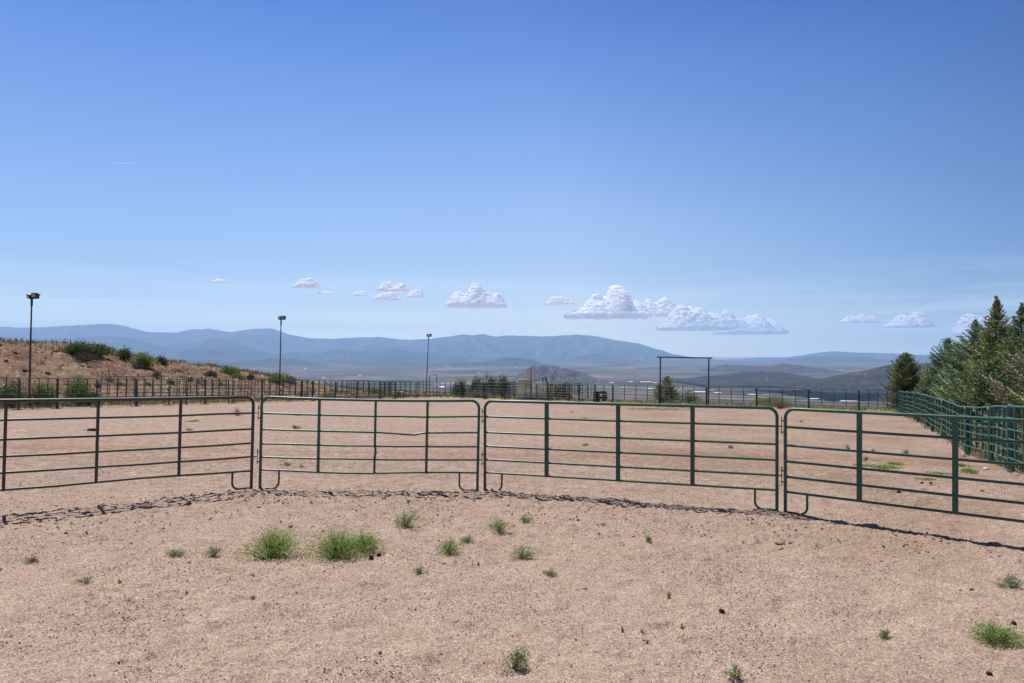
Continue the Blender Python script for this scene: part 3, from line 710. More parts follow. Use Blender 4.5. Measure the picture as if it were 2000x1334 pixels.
for k, (a_, b_) in enumerate((((1064.5, 737), (1067.5, 752)), ((1066.3, 736.5), (1071, 752)))):
    p, q = cpt(a_[0], a_[1], d), cpt(b_[0], b_[1], d)
    o = MB().tube([p, q, (q.x + .1, q.y, z0 - .1)], .05, 8).build("arm", M['green_far'], e); local(o, (x, d, z0))
# dark holding pen panels right of the chute, rusty arches, angled panels
for i, (pa, da, pb, db, lab) in enumerate(((1074, 63.4, 1112, 63.8, "dark panel at the front of the holding pen right of the tan chute"),
                                     (1076, 66.2, 1110, 67, "dark panel at the rear of the holding pen right of the tan chute"),
                                     (1137, 61.4, 1160, 66, "green panel set at an angle behind the back fence, left of the black barrel"),
                                     (984, 64, 1009, 64.6, "green panel joining the left side of the tan chute"))):
    a = (PX(pa, da), da); b = (PX(pb, db), db)
    place_panel(a, b, lab, None, M['black'] if i < 2 else M['green_far'], posts=(.25, .5, .75), Ht=1.6, rf=.035, rr_=.028, pw=.06)
for px0, px1, py, d, lab in ((979, 994, 760.5, 61.8, "low rusty brown arched pipe gate left of the tan chute"), (1111.5, 1131, 763.5, 60.2, "low rusty brown arched pipe gate right of the holding pen")):
    xa, xb = PX(px0, d), PX(px1, d); z0 = float(hbig(xa, d)); hh = ZY(py, d) - z0; W = xb - xa
    e = empty("pipe_gate", (xa, d, z0), 0, lab, "gate")
    MB().tube([(0, 0, 0), (0, 0, hh - .15), (.05, 0, hh - .04), (.15, 0, hh), (W - .15, 0, hh), (W - .05, 0, hh - .04), (W, 0, hh - .15), (W, 0, 0)], .035, 8).build("arch_frame", M['brown_steel'], e)
    for z in (.35, .65): MB().tube([(0, 0, z), (W, 0, z)], .02, 6).build("rail", M['brown_steel'], e)
for i, (pa, da, pb, db, mk, lab) in enumerate(((986, 66.5, 1010, 67, 'brown_steel', "brown panel behind the low rusty arch left of the tan chute"),
        (1008, 66, 1031, 66.3, 'tan_paint', "tan panel under the plywood platform of the chute"), (1048, 65.2, 1075, 65.6, 'tan_paint', "tan panel right of the tall uprights, behind the slanted braces"),
        (1050, 67.5, 1078, 68, 'brown_steel', "brown panel farthest back behind the tan chute"), (1090, 65, 1113, 63.9, 'rust', "rusty panel closing the right end of the holding pen"),
        (1112, 66, 1137, 66.5, 'brown_steel', "brown panel behind the rusty arch right of the holding pen"))):
    place_panel((PX(pa, da), da), (PX(pb, db), db), lab, "loose panels around the tan chute", M[mk], posts=(.2, .4, .6, .8), Ht=1.65, rf=.04, rr_=.034, pw=.07, rails=(1.4, 1.15, .9, .65, .38))
# wide-rail panel leaning in the left fence line and standpipe
xa, ya = left_pt(741, -.5); xb, yb = left_pt(771, -.5)
e = place_panel((xa, ya), (xb, yb), "low gate with broad pale green slats against the left-hand fence", None, M['green_right'], name="slatted_gate", cat="gate",
                posts=(.33, .66), Ht=1.45, rf=.035, rr_=.045, pw=.05, feet=False)
x, y = left_pt(784, -.6); zz = H(x, y)
e = empty("standpipe", (x, y, zz), 0, "small white T-shaped water standpipe at the foot of the left-hand fence", "standpipe")
MB().tube([(0, 0, -.1), (0, 0, .62)], .03, 8).build("pipe", M['white'], e); MB().tube([(-.14, 0, .62), (.14, 0, .62)], .035, 8).build("cross_pipe", M['white'], e)

# barrel and rusty implement behind the back fence
d = 60.5; x = PX(1165, d); z0 = float(hbig(x, d))
e = empty("barrel", (x, d, z0), 0, "black barrel with raised hoops behind the far back fence", "barrel")
MB().tube([(0, 0, 0), (0, 0, .03), (0, 0, .28), (0, 0, .3), (0, 0, .32), (0, 0, .58), (0, 0, .6), (0, 0, .62), (0, 0, .86), (0, 0, .88)],
          [.27, .285, .285, .30, .285, .285, .30, .285, .285, .27], 20).build("drum", M['rubber'], e)
MB().tube([(0, 0, .881), (0, 0, .90)], [.29, .29], 20).build("rim", M['rubber'], e)
d = 63; x = PX(1172, d); z0 = float(hbig(x, d))
e = empty("farm_implement", (x, d, z0), .15, "rusty red farm implement with a curved seat bracket behind the black barrel", "farm implement")
MB().box((0, 0, .72), (1.1, .5, .12)).box((.25, 0, .86), (.5, .3, .14)).box((-.3, 0, .55), (.2, .4, .3)).build("beam_frame", M['red'], e, False)
MB().tube([(.45, 0, .9), (.62, 0, .78), (.66, 0, .6), (.5, 0, .42), (.55, 0, .2)], .05, 8).tube([(.2, .1, .7), (.35, .1, .4), (.6, .1, .12)], .04, 8).build("curved_tine", M['red'], e)
MB().tube([(-.2, -.1, .7), (.05, -.1, .35), (.42, -.1, .15)], .045, 8).build("curved_tine", M['red'], e)
for k, sx in enumerate((-.35, .3)):
    wv = MB().tube([(sx, -.38, .3), (sx, -.28, .3)], .3, 18).build("wheel", M['rubber'], e)
    MB().tube([(sx, -.40, .3), (sx, -.27, .3)], .12, 12).build("hub", M['rust'], wv)

# ------------------------------------------------------------------ floodlight poles
for px, pyt, pyb, off, tw, lab in ((56.5, 574, 770, 2.6, 2.0, "tallest-looking dark floodlight pole at the far left, in front of the hillside"),
                                  (545.5, 618, 760, 3.0, 1.0, "dark floodlight pole in the middle of the three, above the end of the hillside"),
                                  (832, 653, 765, 4.0, .8, "smallest dark floodlight pole, beside the tall bow gate")):
    x, y = left_pt(px, off); z0 = float(hbig(x, y)); zt = ZY(pyt + 10 * 38 / y, y); hh = zt - z0
    e = empty("floodlight_pole", (x, y, z0), 0, lab, "floodlight pole", "floodlight poles along the left-hand fence")
    lean = PX({56.5: 62, 545.5: 549, 832: 837}[px], y) - x
    MB().tube([(0, 0, -.3), (lean * .45, 0, hh * .45), (lean, 0, hh - .05)], [.055, .045, .033], 10).build("pole", M['black'], e)
    MB().tube([(lean, 0, hh - .35), (lean, 0, hh + .02)], .055, 10).tube([(lean - .10, 0, hh + .04), (lean + .12, 0, hh + .04)], .022, 8).build("bracket", M['black'], e)
    for sgn, tz, wdt in ((-1, .45, .10), (1, -.10, .20)):
        rot = Matrix.Rotation(tz * .5, 3, 'Y') @ Matrix.Rotation(-.25 if sgn > 0 else .3, 3, 'X')
        c = Vector((lean + (.19 if sgn > 0 else -.10), 0, hh + .16))
        fl = MB().box(c, (wdt + .06, .24, .20), rot).box(c + rot @ Vector((0, .0, .115)), (wdt + .11, .30, .03), rot).build("floodlight", M['black'], e, False)
        MB().box(c + rot @ Vector((0, -.128, -.01)), (wdt, .014, .15), rot).build("lens", M['glass'], fl, False)

# ------------------------------------------------------------------ vegetation builders
def leaves_mesh(name, C, Dv, ln, wd, tint, rng, kind='blade'):
    """C centres (n,3), Dv directions (n,3), ln/wd lengths; each leaf is a folded diamond of two triangles"""
    n = len(C); Dv = Dv / (np.linalg.norm(Dv, axis=1, keepdims=True) + 1e-9)
    rv = rng.normal(size=(n, 3)); S = np.cross(Dv, rv); S /= (np.linalg.norm(S, axis=1, keepdims=True) + 1e-9)
    Nn = np.cross(Dv, S)
    ln = np.asarray(ln)[:, None]; wd = np.asarray(wd)[:, None]
    a = C - Dv * ln * .5; b = C + S * wd * .5 + Nn * wd * .18; c = C + Dv * ln * .5; d_ = C - S * wd * .5 + Nn * wd * .18
    V = np.stack([a, b, c, d_], 1).reshape(-1, 3)
    i = np.arange(n)[:, None] * 4
    return V, np.concatenate([i + np.array([[0, 1, 2]]), i + np.array([[0, 2, 3]])], 0), np.concatenate([tint, tint])
def spike_mesh(A, B, wd, tint, rng):
    """solid bristly twig: four-sided double cone from A to B"""
    n = len(A); D = B - A; Lg = np.linalg.norm(D, axis=1, keepdims=True) + 1e-9; Dn = D / Lg
    rv = rng.normal(size=(n, 3)); S = np.cross(Dn, rv); S /= (np.linalg.norm(S, axis=1, keepdims=True) + 1e-9); T = np.cross(Dn, S)
    wd = np.asarray(wd)[:, None]; m = A + D * .45
    V = np.stack([A, m + S * wd, m + (-.5 * S + .87 * T) * wd, m + (-.5 * S - .87 * T) * wd, B], 1).reshape(-1, 3)
    i = np.arange(n)[:, None] * 5
    F_ = np.concatenate([i + np.array([[*q]]) for q in ((0, 2, 1), (0, 3, 2), (0, 1, 3), (4, 1, 2), (4, 2, 3), (4, 3, 1))], 0)
    return V, F_, np.tile(tint, 6)

def spruce(label, x, y, h, rad, mkey, seed, cones=False, group="conifers along the right-hand fence", base_gap=.25, dens=1.0, sharp=.85, name="spruce_tree", cat="tree"):
    rad *= .97
    rng = np.random.RandomState(seed); z0 = float(hbig(x, y))
    e = empty(name, (x, y, z0), 0, label, cat, group)
    MB().tube([(0, 0, -.2), (.02, 0, h * .3), (-.03, .02, h * .65), (0, 0, h * .985)], [.035 * h * .55, .026 * h * .55, .014 * h * .5, .006], 8).build("trunk", M['bark'], e)
    A, B, Wd, Ti = [], [], [], []; bark = MB()
    nb = int(200 * dens * (h / 5.5))
    for k in range(nb):
        t = (k + rng.rand()) / nb; t = t ** .85
        z = base_gap + (h - base_gap) * t * .97
        az = k * 2.399 + rng.normal() * .35
        rl = rad * (1 - t) ** sharp * (1 + .16 * rng.normal()) * (1 + .12 * math.sin(az * 2 + seed)) + .03
        rl = max(rl, .05); tw = .25 + .75 * min(1, rl / .7); slope = .55 * (t - .35) + .12 * rng.normal()
        dr_ = np.array([math.cos(az), math.sin(az), 0.0]); side = np.array([-math.sin(az), math.cos(az), 0.0])
        nseg = max(4, int(rl / .16))
        pts = []
        for j in range(nseg + 1):
            f = j / nseg
            pts.append(np.array([0, 0, z]) + dr_ * rl * f + np.array([0, 0, 1]) * (rl * (slope * f + .22 * f * f - .16 * math.sin(f * math.pi))) + side * rl * .06 * math.sin(f * 4 + k))
        if k % 3 == 0: bark.tube([tuple(p) for p in pts[:-1]], [max(.004, .016 * (1 - t)) * (1 - .8 * j / nseg) for j in range(nseg)], 4, False)
        tb = np.clip(.45 + .22 * rng.normal(), 0, 1)
        for j in range(1, nseg + 1):
            f = j / nseg; p = pts[j]; ax = pts[j] - pts[j - 1]; ax = ax / (np.linalg.norm(ax) + 1e-9)
            ntw = 6 if f > .3 else 3
            for q in range(ntw):
                s = (-1) ** q * (1 if q < ntw - 1 else .15)
                sl = rl * .36 * (1.08 - f * .62) * (.7 + .5 * rng.rand()) + .04 * tw
                dv = ax * .75 + side * s * .85 + np.array([0, 0, rng.normal() * .14 - .05])
                dv = dv / np.linalg.norm(dv)
                c0 = p - ax * rng.rand() * rl / nseg
                A.append(c0); B.append(c0 + dv * sl); Wd.append(.017 + .010 * rng.rand()); Ti.append(tb + .3 * (f - .7) + .06 * rng.normal())
                nt_ = max(2, int(sl / .075))
                for r2 in range(nt_):
                    g = (r2 + .6) / nt_; c1 = c0 + dv * sl * g
                    cr = np.cross(dv, [0, 0, 1]); sgn = 1 if r2 % 2 else -1
                    d2 = dv * .8 + cr * sgn * .8 + np.array([0, 0, rng.normal() * .16 + .04]); d2 /= np.linalg.norm(d2)
                    A.append(c1); B.append(c1 + d2 * (.07 + .09 * rng.rand()) * tw); Wd.append(.012 + .009 * rng.rand()); Ti.append(tb + .42 * (f - .6) + .07 * rng.normal())
    A, B = np.array(A), np.array(B)
    V, F_, T = spike_mesh(A, B, np.array(Wd), np.clip(np.array(Ti), 0, 1), rng)
    link("foliage", npmesh("foliage", V, F_, False, facetint=T), L[mkey], e)
    if bark.v: bark.build("branches", M['bark'], e)
    if cones:
        n = 240; idx = rng.choice(np.where(B[:, 2] > h * .66)[0], n); C = B[idx]; Dv = np.array([0, 0, -1.]) + rng.normal(size=(n, 3)) * .35
        V, F_, T = spike_mesh(C, C + Dv * .11, np.full(n, .028), rng.rand(n), rng)
        tag(link("cones", npmesh("cones", V, F_, False, facetint=T), L['cone'], e), kind="stuff")
    return e

def bush(name, label, cat, x, y, w_, h_, mkey, seed, n=1500, leaf=.05, lw=.35, group=None, z0=None, stem=True, lobes=5, flat=1.0, stemmat=None, dp=None, upright=.5, lift=0.0, parts=True):
    rng = np.random.RandomState(seed); z0 = float(H(x, y)) if z0 is None else z0
    e = empty(name, (x, y, z0), 0, label, cat, group) if parts else None
    dp = dp or w_ * .8
    lb = [(rng.uniform(-.32, .32) * w_, rng.uniform(-.3, .3) * dp, rng.uniform(.55, 1.0) * h_, rng.uniform(.26, .42) * w_) for _ in range(lobes)]
    lb[0] = (0, 0, h_, .36 * w_)
    if name == 'weed':
        lb = [(rng.uniform(-.40, .40) * w_, rng.uniform(-.38, .38) * dp, rng.uniform(.45, .95) * h_, rng.uniform(.18, .34) * w_) for _ in range(lobes + 2)]
        lb[0] = (rng.uniform(-.1, .1) * w_, 0, h_, .18 * w_)
    C, Dv, Ti = [], [], []
    stems = MB(); ns = max(6, int(lobes * 5)); ends = []
    for k in range(ns):
        lx, ly, lh, lr = lb[k % lobes]
        a = rng.rand() * 6.28; q = math.sqrt(rng.rand())
        ex, ey = lx + math.cos(a) * lr * q, ly + math.sin(a) * lr * q * dp / w_
        ez = lh * math.sqrt(max(.08, 1 - .75 * q * q)) * (.85 + .25 * rng.rand())
        r0 = h_ * .03 + .002
        mid = (ex * .55, ey * .55, ez * .55 + h_ * .03)
        stems.tube([(ex * .08, ey * .08, -.02), mid, (ex, ey, ez)], [r0 * .5, r0 * .35, r0 * .12], 4, False); ends.append((ex, ey, ez))
    per = int(n * .45) // ns
    nd = n - per * ns if lift == 0 else 0
    if nd == 0: per = n // ns
    if nd:
        li = rng.randint(0, len(lb), nd); lbA = np.array(lb)[li]; aa_ = rng.rand(nd) * 6.283; q_ = rng.rand(nd) ** .5
        lr_ = np.maximum(lbA[:, 3], .3 * w_) * 1.1
        cx_ = lbA[:, 0] + np.cos(aa_) * lr_ * q_; cy_ = (lbA[:, 1] + np.sin(aa_) * lr_ * q_ * dp / w_)
        top_ = lbA[:, 2] * np.sqrt(np.maximum(.03, 1 - q_ ** 2 * .97)) * (1 + .25 * pn(cx_ / w_ * 9 + seed, cy_ / w_ * 9, 7))
        cz_ = top_ * rng.rand(nd) ** .45
        C.append(np.stack([cx_, cy_, cz_], 1)); Dv.append(np.stack([cx_ * .7 / w_, cy_ * .7 / w_, np.full(nd, .5)], 1) + rng.normal(size=(nd, 3)) * .35)
        Ti.append(np.clip(.5 + .30 * pn(cx_ / w_ * 5, cz_ / w_ * 5 + seed, 3) + .2 * rng.normal(size=nd), 0, 1))
    for (ex, ey, ez) in ends:
        tb = .5 + .2 * rng.normal()
        f = rng.rand(per) ** .6; f = .22 + .8 * f
        sp = (.125 + .06 * lobes ** .2) * w_ * (.35 + f * .7)
        off = rng.normal(size=(per, 3)) * sp[:, None] * .55; off[:, 2] *= .55 * h_ / max(w_ * .5, .01) if h_ < w_ * .5 else .8
        c = np.stack([ex * f, ey * f, ez * f], 1) + off
        d_ = off + np.array([ex * .4, ey * .4, upright * h_])[None, :] * .6 + rng.normal(size=(per, 3)) * h_ * .18
        C.append(c); Dv.append(d_); Ti.append(np.clip(tb + .22 * rng.normal(size=per), 0, 1))
    C = np.concatenate(C); Dv = np.concatenate(Dv); Ti = np.concatenate(Ti)
    C[:, 2] = np.abs(C[:, 2]) * flat + lift * h_
    k = len(C); ln = leaf * rng.uniform(.6, 1.5, k)
    V, F_, T = leaves_mesh("x", C, Dv, ln, ln * lw, Ti, rng)
    if not parts:
        V[:, :] += np.array([x, y, z0]); return V, F_, T
    link("leaves" if cat != "tree" else "crown", npmesh("leaves", V, F_, False, facetint=T), L[mkey], e)
    if stem: stems.build("stems" if cat != "tree" else "trunk", M[stemmat or 'bark'], e)
    return e

# ------------------------------------------------------------------ conifers at the right
def rt(d, off): return (3.89 + off * NL + KL * d, d)
def sp_at(px, py, d, rad, mk, seed, label, **kw):
    x = PX(px, d); z0 = float(hbig(x, d)); spruce(label, x, d, ZY(py, d) - z0, rad, mk, seed, **kw)
sp_at(1769, 689, 57, 1.55, 'dark_conifer', 1, "round dark green conifer standing alone behind the far right fence corner", sharp=.5, dens=1.3, base_gap=.5)
sp_at(1853, 657, 50, 2.1, 'blue_spruce', 2, "blue-green spruce at the far left end of the tree row", sharp=.7)
sp_at(1822, 716, 49, 1.4, 'green_spruce', 12, "low bright green spruce skirting the left foot of the tree row", sharp=.6)
sp_at(1872, 668, 45.5, 2.0, 'green_spruce', 3, "mid green spruce squeezed behind the pale blue-green one", sharp=.7)
sp_at(1905, 619, 40, 2.5, 'blue_spruce', 4, "pale blue-green spruce with a thin bare tip, left of the tallest", sharp=1.0, dens=1.1)
sp_at(1947, 572, 35, 2.5, 'yellow_spruce', 5, "tallest spruce, its yellowish top hung with tan cones", cones=True, sharp=1.15, dens=1.1)
sp_at(1996, 585, 30.5, 2.3, 'green_spruce', 6, "dark green spruce cut by the right edge, behind the fence", sharp=1.1, dens=1.1)
sp_at(1935, 700, 30.5, 1.7, 'green_spruce', 8, "low green spruce filling in beneath the tallest one", sharp=.6)
sp_at(2040, 668, 25.0, 2.15, 'brown_spruce', 7, "brownish grey spruce nearest the camera at the right edge", sharp=.6, dens=1.1)
sp_at(2115, 600, 19.0, 2.0, 'green_spruce', 9, "green spruce barely entering the right edge of the view", sharp=.7, dens=.8)

# ------------------------------------------------------------------ junipers and shrubs behind the back fence
def at(px, d): return PX(px, d)
def bz(px, py_top, d, wpx, mk, seed, name, label, cat, n=1800, leaf=.16, **kw):
    x = PX(px, d); z0 = float(hbig(x, d)); h_ = ZY(py_top, d) - z0
    return bush(name, label, cat, x, d, wpx / F * d, h_, mk, seed, n=n, leaf=leaf, z0=z0, **kw)
JG = "junipers behind the far back fence"
bz(903, 737, 71, 34, 'juniper', 21, "juniper_tree", "spiky dark juniper at the left of the juniper clump", "tree", n=2600, lobes=4, group=JG, lift=0)
bz(929, 733, 72, 26, 'juniper', 22, "juniper_tree", "dark juniper second from left in the juniper clump", "tree", n=2600, lobes=5, group=JG, lift=0)
bz(953, 728, 73, 42, 'juniper', 23, "juniper_tree", "widest and tallest juniper, with grey dead limbs, in the middle of the clump", "tree", n=3600, lobes=7, group=JG, lift=0)
bz(983, 733, 71, 34, 'juniper', 24, "juniper_tree", "rounded dark juniper at the right of the juniper clump", "tree", n=3000, lobes=5, group=JG, lift=0)
bz(946, 745, 70, 40, 'deadwood', 25, "dead_bush", "grey-brown dead bush at the foot of the middle juniper", "bush", n=1200, leaf=.22, lw=.12)
bz(931, 762, 67, 46, 'sage', 26, "sagebrush", "pale tan sagebrush in front of the junipers", "bush", n=1400)
bz(947, 768, 62.5, 12, 'deadwood', 27, "dead_bush", "reddish dry weed against the back fence below the junipers", "bush", n=500, leaf=.16, lw=.15)
bz(1093, 752, 68, 36, 'juniper', 28, "juniper_tree", "low dark juniper behind the holding pen", "tree", n=1800, lobes=5)
sp_at(1303, 734, 64, 1.35, 'dark_conifer', 30, "narrow cone-shaped conifer inside the tall brown gate frame", group=None, sharp=.75, dens=.8)
sp_at(1287, 750, 63.5, .95, 'dark_conifer', 31, "small conifer close against the left post of the tall brown gate frame", group=None, sharp=.7, dens=.5)
sp_at(1318, 762, 63.5, .8, 'dark_conifer', 32, "lowest conifer at the right foot of the cone-shaped one", group=None, sharp=.6, dens=.5)
bz(1343, 762, 62, 44, 'shrub', 33, "shrub", "loose twiggy green shrub between the cone-shaped conifer and the right gate post", "bush", n=1500, leaf=.12)
bz(1509, 774, 60, 60, 'yellow', 34, "shrub", "yellow-green shrub over dry stalks behind the middle of the right back fence", "bush", n=1800, leaf=.12)
bz(1519, 782, 55, 50, 'drygrass', 35, "dry_bush", "tan dry bush in front of the yellow-green shrub", "bush", n=1200, leaf=.16, lw=.15)
bz(1524, 789.5, 51, 22, 'deadwood', 36, "tumbleweed", "brown tumbleweed lodged inside the back fence", "tumbleweed", n=900, leaf=.10, lw=.12)

# along the left fence and on the hillside
def on_left(px, py, off, wpx, mk, seed, name, label, cat="bush", n=1500, leaf=.12, **kw):
    x, y = left_pt(px, off); z0 = float(hbig(x, y)); h_ = max(.25, ZY(py, y) - z0)
    return bush(name, label, cat, x, y, wpx / F * y, h_, mk, seed, n=n, leaf=leaf, z0=z0, **kw)
on_left(22, 741, 2.2, 60, 'shrub', 41, "shrub", "green shrub behind the left-hand fence at the very edge of the picture", n=2400)
on_left(70, 752, 2.4, 50, 'yellow', 42, "shrub", "yellow flowering shrub behind the left-hand fence, beside the tallest pole", n=2200)
on_left(95, 748, 1.9, 44, 'shrub_lime', 43, "shrub", "bright green shrub behind the left-hand fence, right of the yellow one", n=2200)
on_left(147, 735, 2.0, 48, 'shrub_lime', 44, "shrub", "tallest lime green shrub behind the left-hand fence", n=3000, lobes=6)
on_left(172, 757, 2.0, 40, 'shrub', 45, "shrub", "low green shrub just right of the tall lime one", n=1500)
on_left(780, 765, .9, 24, 'shrub', 46, "shrub", "small dark green shrub behind the white standpipe", n=1200)
on_left(735, 757, 5.5, 40, 'shrub_lime', 47, "shrub", "light green shrub behind the slatted gate", n=1500)
on_left(640, 765, 1.5, 40, 'drygrass', 48, "dry_bush", "dry tan bush behind the left-hand fence, right of the middle pole", n=900, leaf=.16, lw=.14)
on_left(850, 768, -.6 + 2, 20, 'shrub_lime', 49, "shrub", "bright green weed clump at the foot of the bow gate", n=800)
def on_hill(px, py_base, py_top, wpx, mk, seed, name, label, n=1500, leaf=.14, cat="bush", **kw):
    x, y = hit(px, py_base)
    z0 = H(x, y) - .06; h_ = (py_base - py_top) / F * y
    return bush(name, label, cat, x, y, wpx / F * y, h_, mk, seed, n=n, leaf=leaf, z0=z0, **kw)
on_hill(150, 693, 664, 52, 'shrub', 51, "shrub", "left half of the big green thicket on the hill crest", n=2600, lobes=6)
on_hill(185, 697, 668, 60, 'shrub', 52, "shrub", "right half of the big green thicket on the hill crest", n=2800, lobes=6)
on_hill(165, 702, 684, 60, 'deadwood', 53, "dead_bush", "grey dead brush at the foot of the big hill thicket", n=1200, leaf=.2, lw=.1)
on_hill(245, 702, 682, 30, 'shrub', 54, "shrub", "dark green shrub right of the big hill thicket", n=1500)
on_hill(282, 717, 686, 42, 'shrub_lime', 55, "shrub", "rounded bright green shrub halfway along the hillside", n=2400, lobes=6)
on_hill(268, 717, 703, 30, 'deadwood', 56, "dead_bush", "brown dead brush at the left foot of the rounded bright shrub", n=900, leaf=.18, lw=.1)
on_hill(315, 713, 697, 24, 'sage', 57, "sagebrush", "grey-brown sagebrush just right of the rounded bright shrub", n=1100)
on_hill(448, 731, 711, 36, 'shrub_lime', 58, "shrub", "yellowish green shrub on the crest near the end of the hill", n=1700)
on_hill(465, 738, 726, 32, 'shrub_lime', 59, "shrub", "low light green shrub below the yellowish crest shrub", n=1000)
on_hill(415, 737, 725, 24, 'sage', 60, "sagebrush", "tan sagebrush left of the yellowish crest shrub", n=900)
on_hill(305, 736, 720, 18, 'drygrass', 61, "dry_bush", "straw-coloured grass clump low on the hillside", n=700, leaf=.2, lw=.1)
on_hill(540, 748, 727, 42, 'shrub_lime', 62, "shrub", "light green shrub at the foot of the middle pole", n=1700)
on_hill(565, 749, 733, 24, 'sage', 63, "sagebrush", "olive sagebrush right of the middle pole", n=900)
on_hill(490, 742, 728, 20, 'sage', 64, "sagebrush", "small brown sagebrush left of the middle pole", n=700)
nsg = 0
SGD = [(11, 707, 8), (92, 728, 9), (160, 713, 7), (212, 709, 7), (47, 724, 8), (212, 740, 18), (190, 752, 16), (232, 750, 14), (350, 730, 12), (372, 742, 13), (335, 748, 14), (395, 752, 12), (290, 752, 13), (432, 750, 12), (30, 690, 9), (110, 690, 8)]
DIRW = ["at the left edge of the slope", "high beside the tallest pole", "low beside the tallest pole", "under the big thicket", "below the gravel streak"]
for i, (px, py, wp) in enumerate(SGD):
    on_hill(px, py, py - wp * .55, wp, ['sage', 'shrub', 'drygrass'][i % 3], 200 + i, "sagebrush",
            f"small scrubby tuft on the bare hillside, {ORD[sorted(q[0] * 1000 + q[1] for q in SGD).index(px * 1000 + py)]} from the left", n=260, leaf=.12, group="small tufts on the bare hillside")

# ------------------------------------------------------------------ grass as stuff
def blades(name, pts, hts, mkey, seed, lw=.10, spread=.35, label=None, per=6):
    rng = np.random.RandomState(seed); P_ = np.repeat(pts, per, 0); h_ = np.repeat(hts, per) * rng.uniform(.5, 1.2, len(P_))
    P_ = P_ + np.concatenate([rng.normal(size=(len(P_), 2)) * (h_ * spread)[:, None], np.zeros((len(P_), 1))], 1)
    D_ = np.stack([rng.normal(size=len(P_)) * .4, rng.normal(size=len(P_)) * .4, np.ones(len(P_))], 1); D_ /= np.linalg.norm(D_, axis=1, keepdims=True)
    V, F_, T = leaves_mesh(name, P_ + D_ * h_[:, None] * .45, D_, h_, h_ * lw, rng.rand(len(P_)), rng)
    o = link(name, npmesh(name, V, F_, False, facetint=T), L[mkey]); tag(o, label, kind="stuff"); return o
rng = np.random.RandomState(5)
def samp(n, fn):
    out_ = []
    while len(out_) < n:
        x = rng.uniform(-60, 45, 4000); y = rng.uniform(8, 90, 4000)
        k = fn(x, y) > rng.rand(4000)
        out_ += list(zip(x[k], y[k]))
    a = np.array(out_[:n]); return np.column_stack([a, hbig(a[:, 0], a[:, 1]) + lumps(a[:, 0], a[:, 1])])
def f_hill(x, y):
    s = s_left(x, y); nz = fbm(x / 4, y / 4, 3, 81)
    return ((s > 1.5) & (s < 24) & (y > 28)) * np.clip(.10 + ss(11, 16, s) * .9 + (nz > .28) * .5, 0, 1)
pts = samp(5200, f_hill); blades("dry_grass", pts, rng.uniform(.14, .42, len(pts)), 'drygrass', 1, label="dry grass tufts on the hillside", lw=.12)
pts = samp(2600, lambda x, y: f_hill(x, y) * (fbm(x / 5, y / 5, 2, 85) > .05)); blades("sage_grass", pts, rng.uniform(.12, .34, len(pts)), 'sage', 2, label="grey green scrub grass on the hill crest", lw=.2)
def f_mar(x, y):
    b_, r_, l_ = s_back(x, y), s_right(x, y), s_left(x, y)
    nz = fbm(x / 1.5, y / 1.5, 2, 83) * .5
    return ((((b_ > .3 + nz) & (b_ < 7) & (l_ < 0)) | ((r_ > -.15 + nz * .8) & (r_ < 4) & (y > 12) & (b_ < 8))) * .8)
pts = samp(7000, f_mar); hgt = np.where(s_right(pts[:, 0], pts[:, 1]) > 0, rng.uniform(.12, .40, len(pts)), rng.uniform(.08, .22, len(pts)))
blades("green_grass", pts, hgt, 'greengrass', 3, label="rough green grass outside the fences", lw=.08, per=7)
pts = samp(2500, lambda x, y: ((s_left(x, y) > .4) & (s_left(x, y) < 2.6) & (y > 28)) * .9); blades("margin_grass", pts, rng.uniform(.10, .32, len(pts)), 'drygrass', 4, label="dry grass along the left-hand fence")

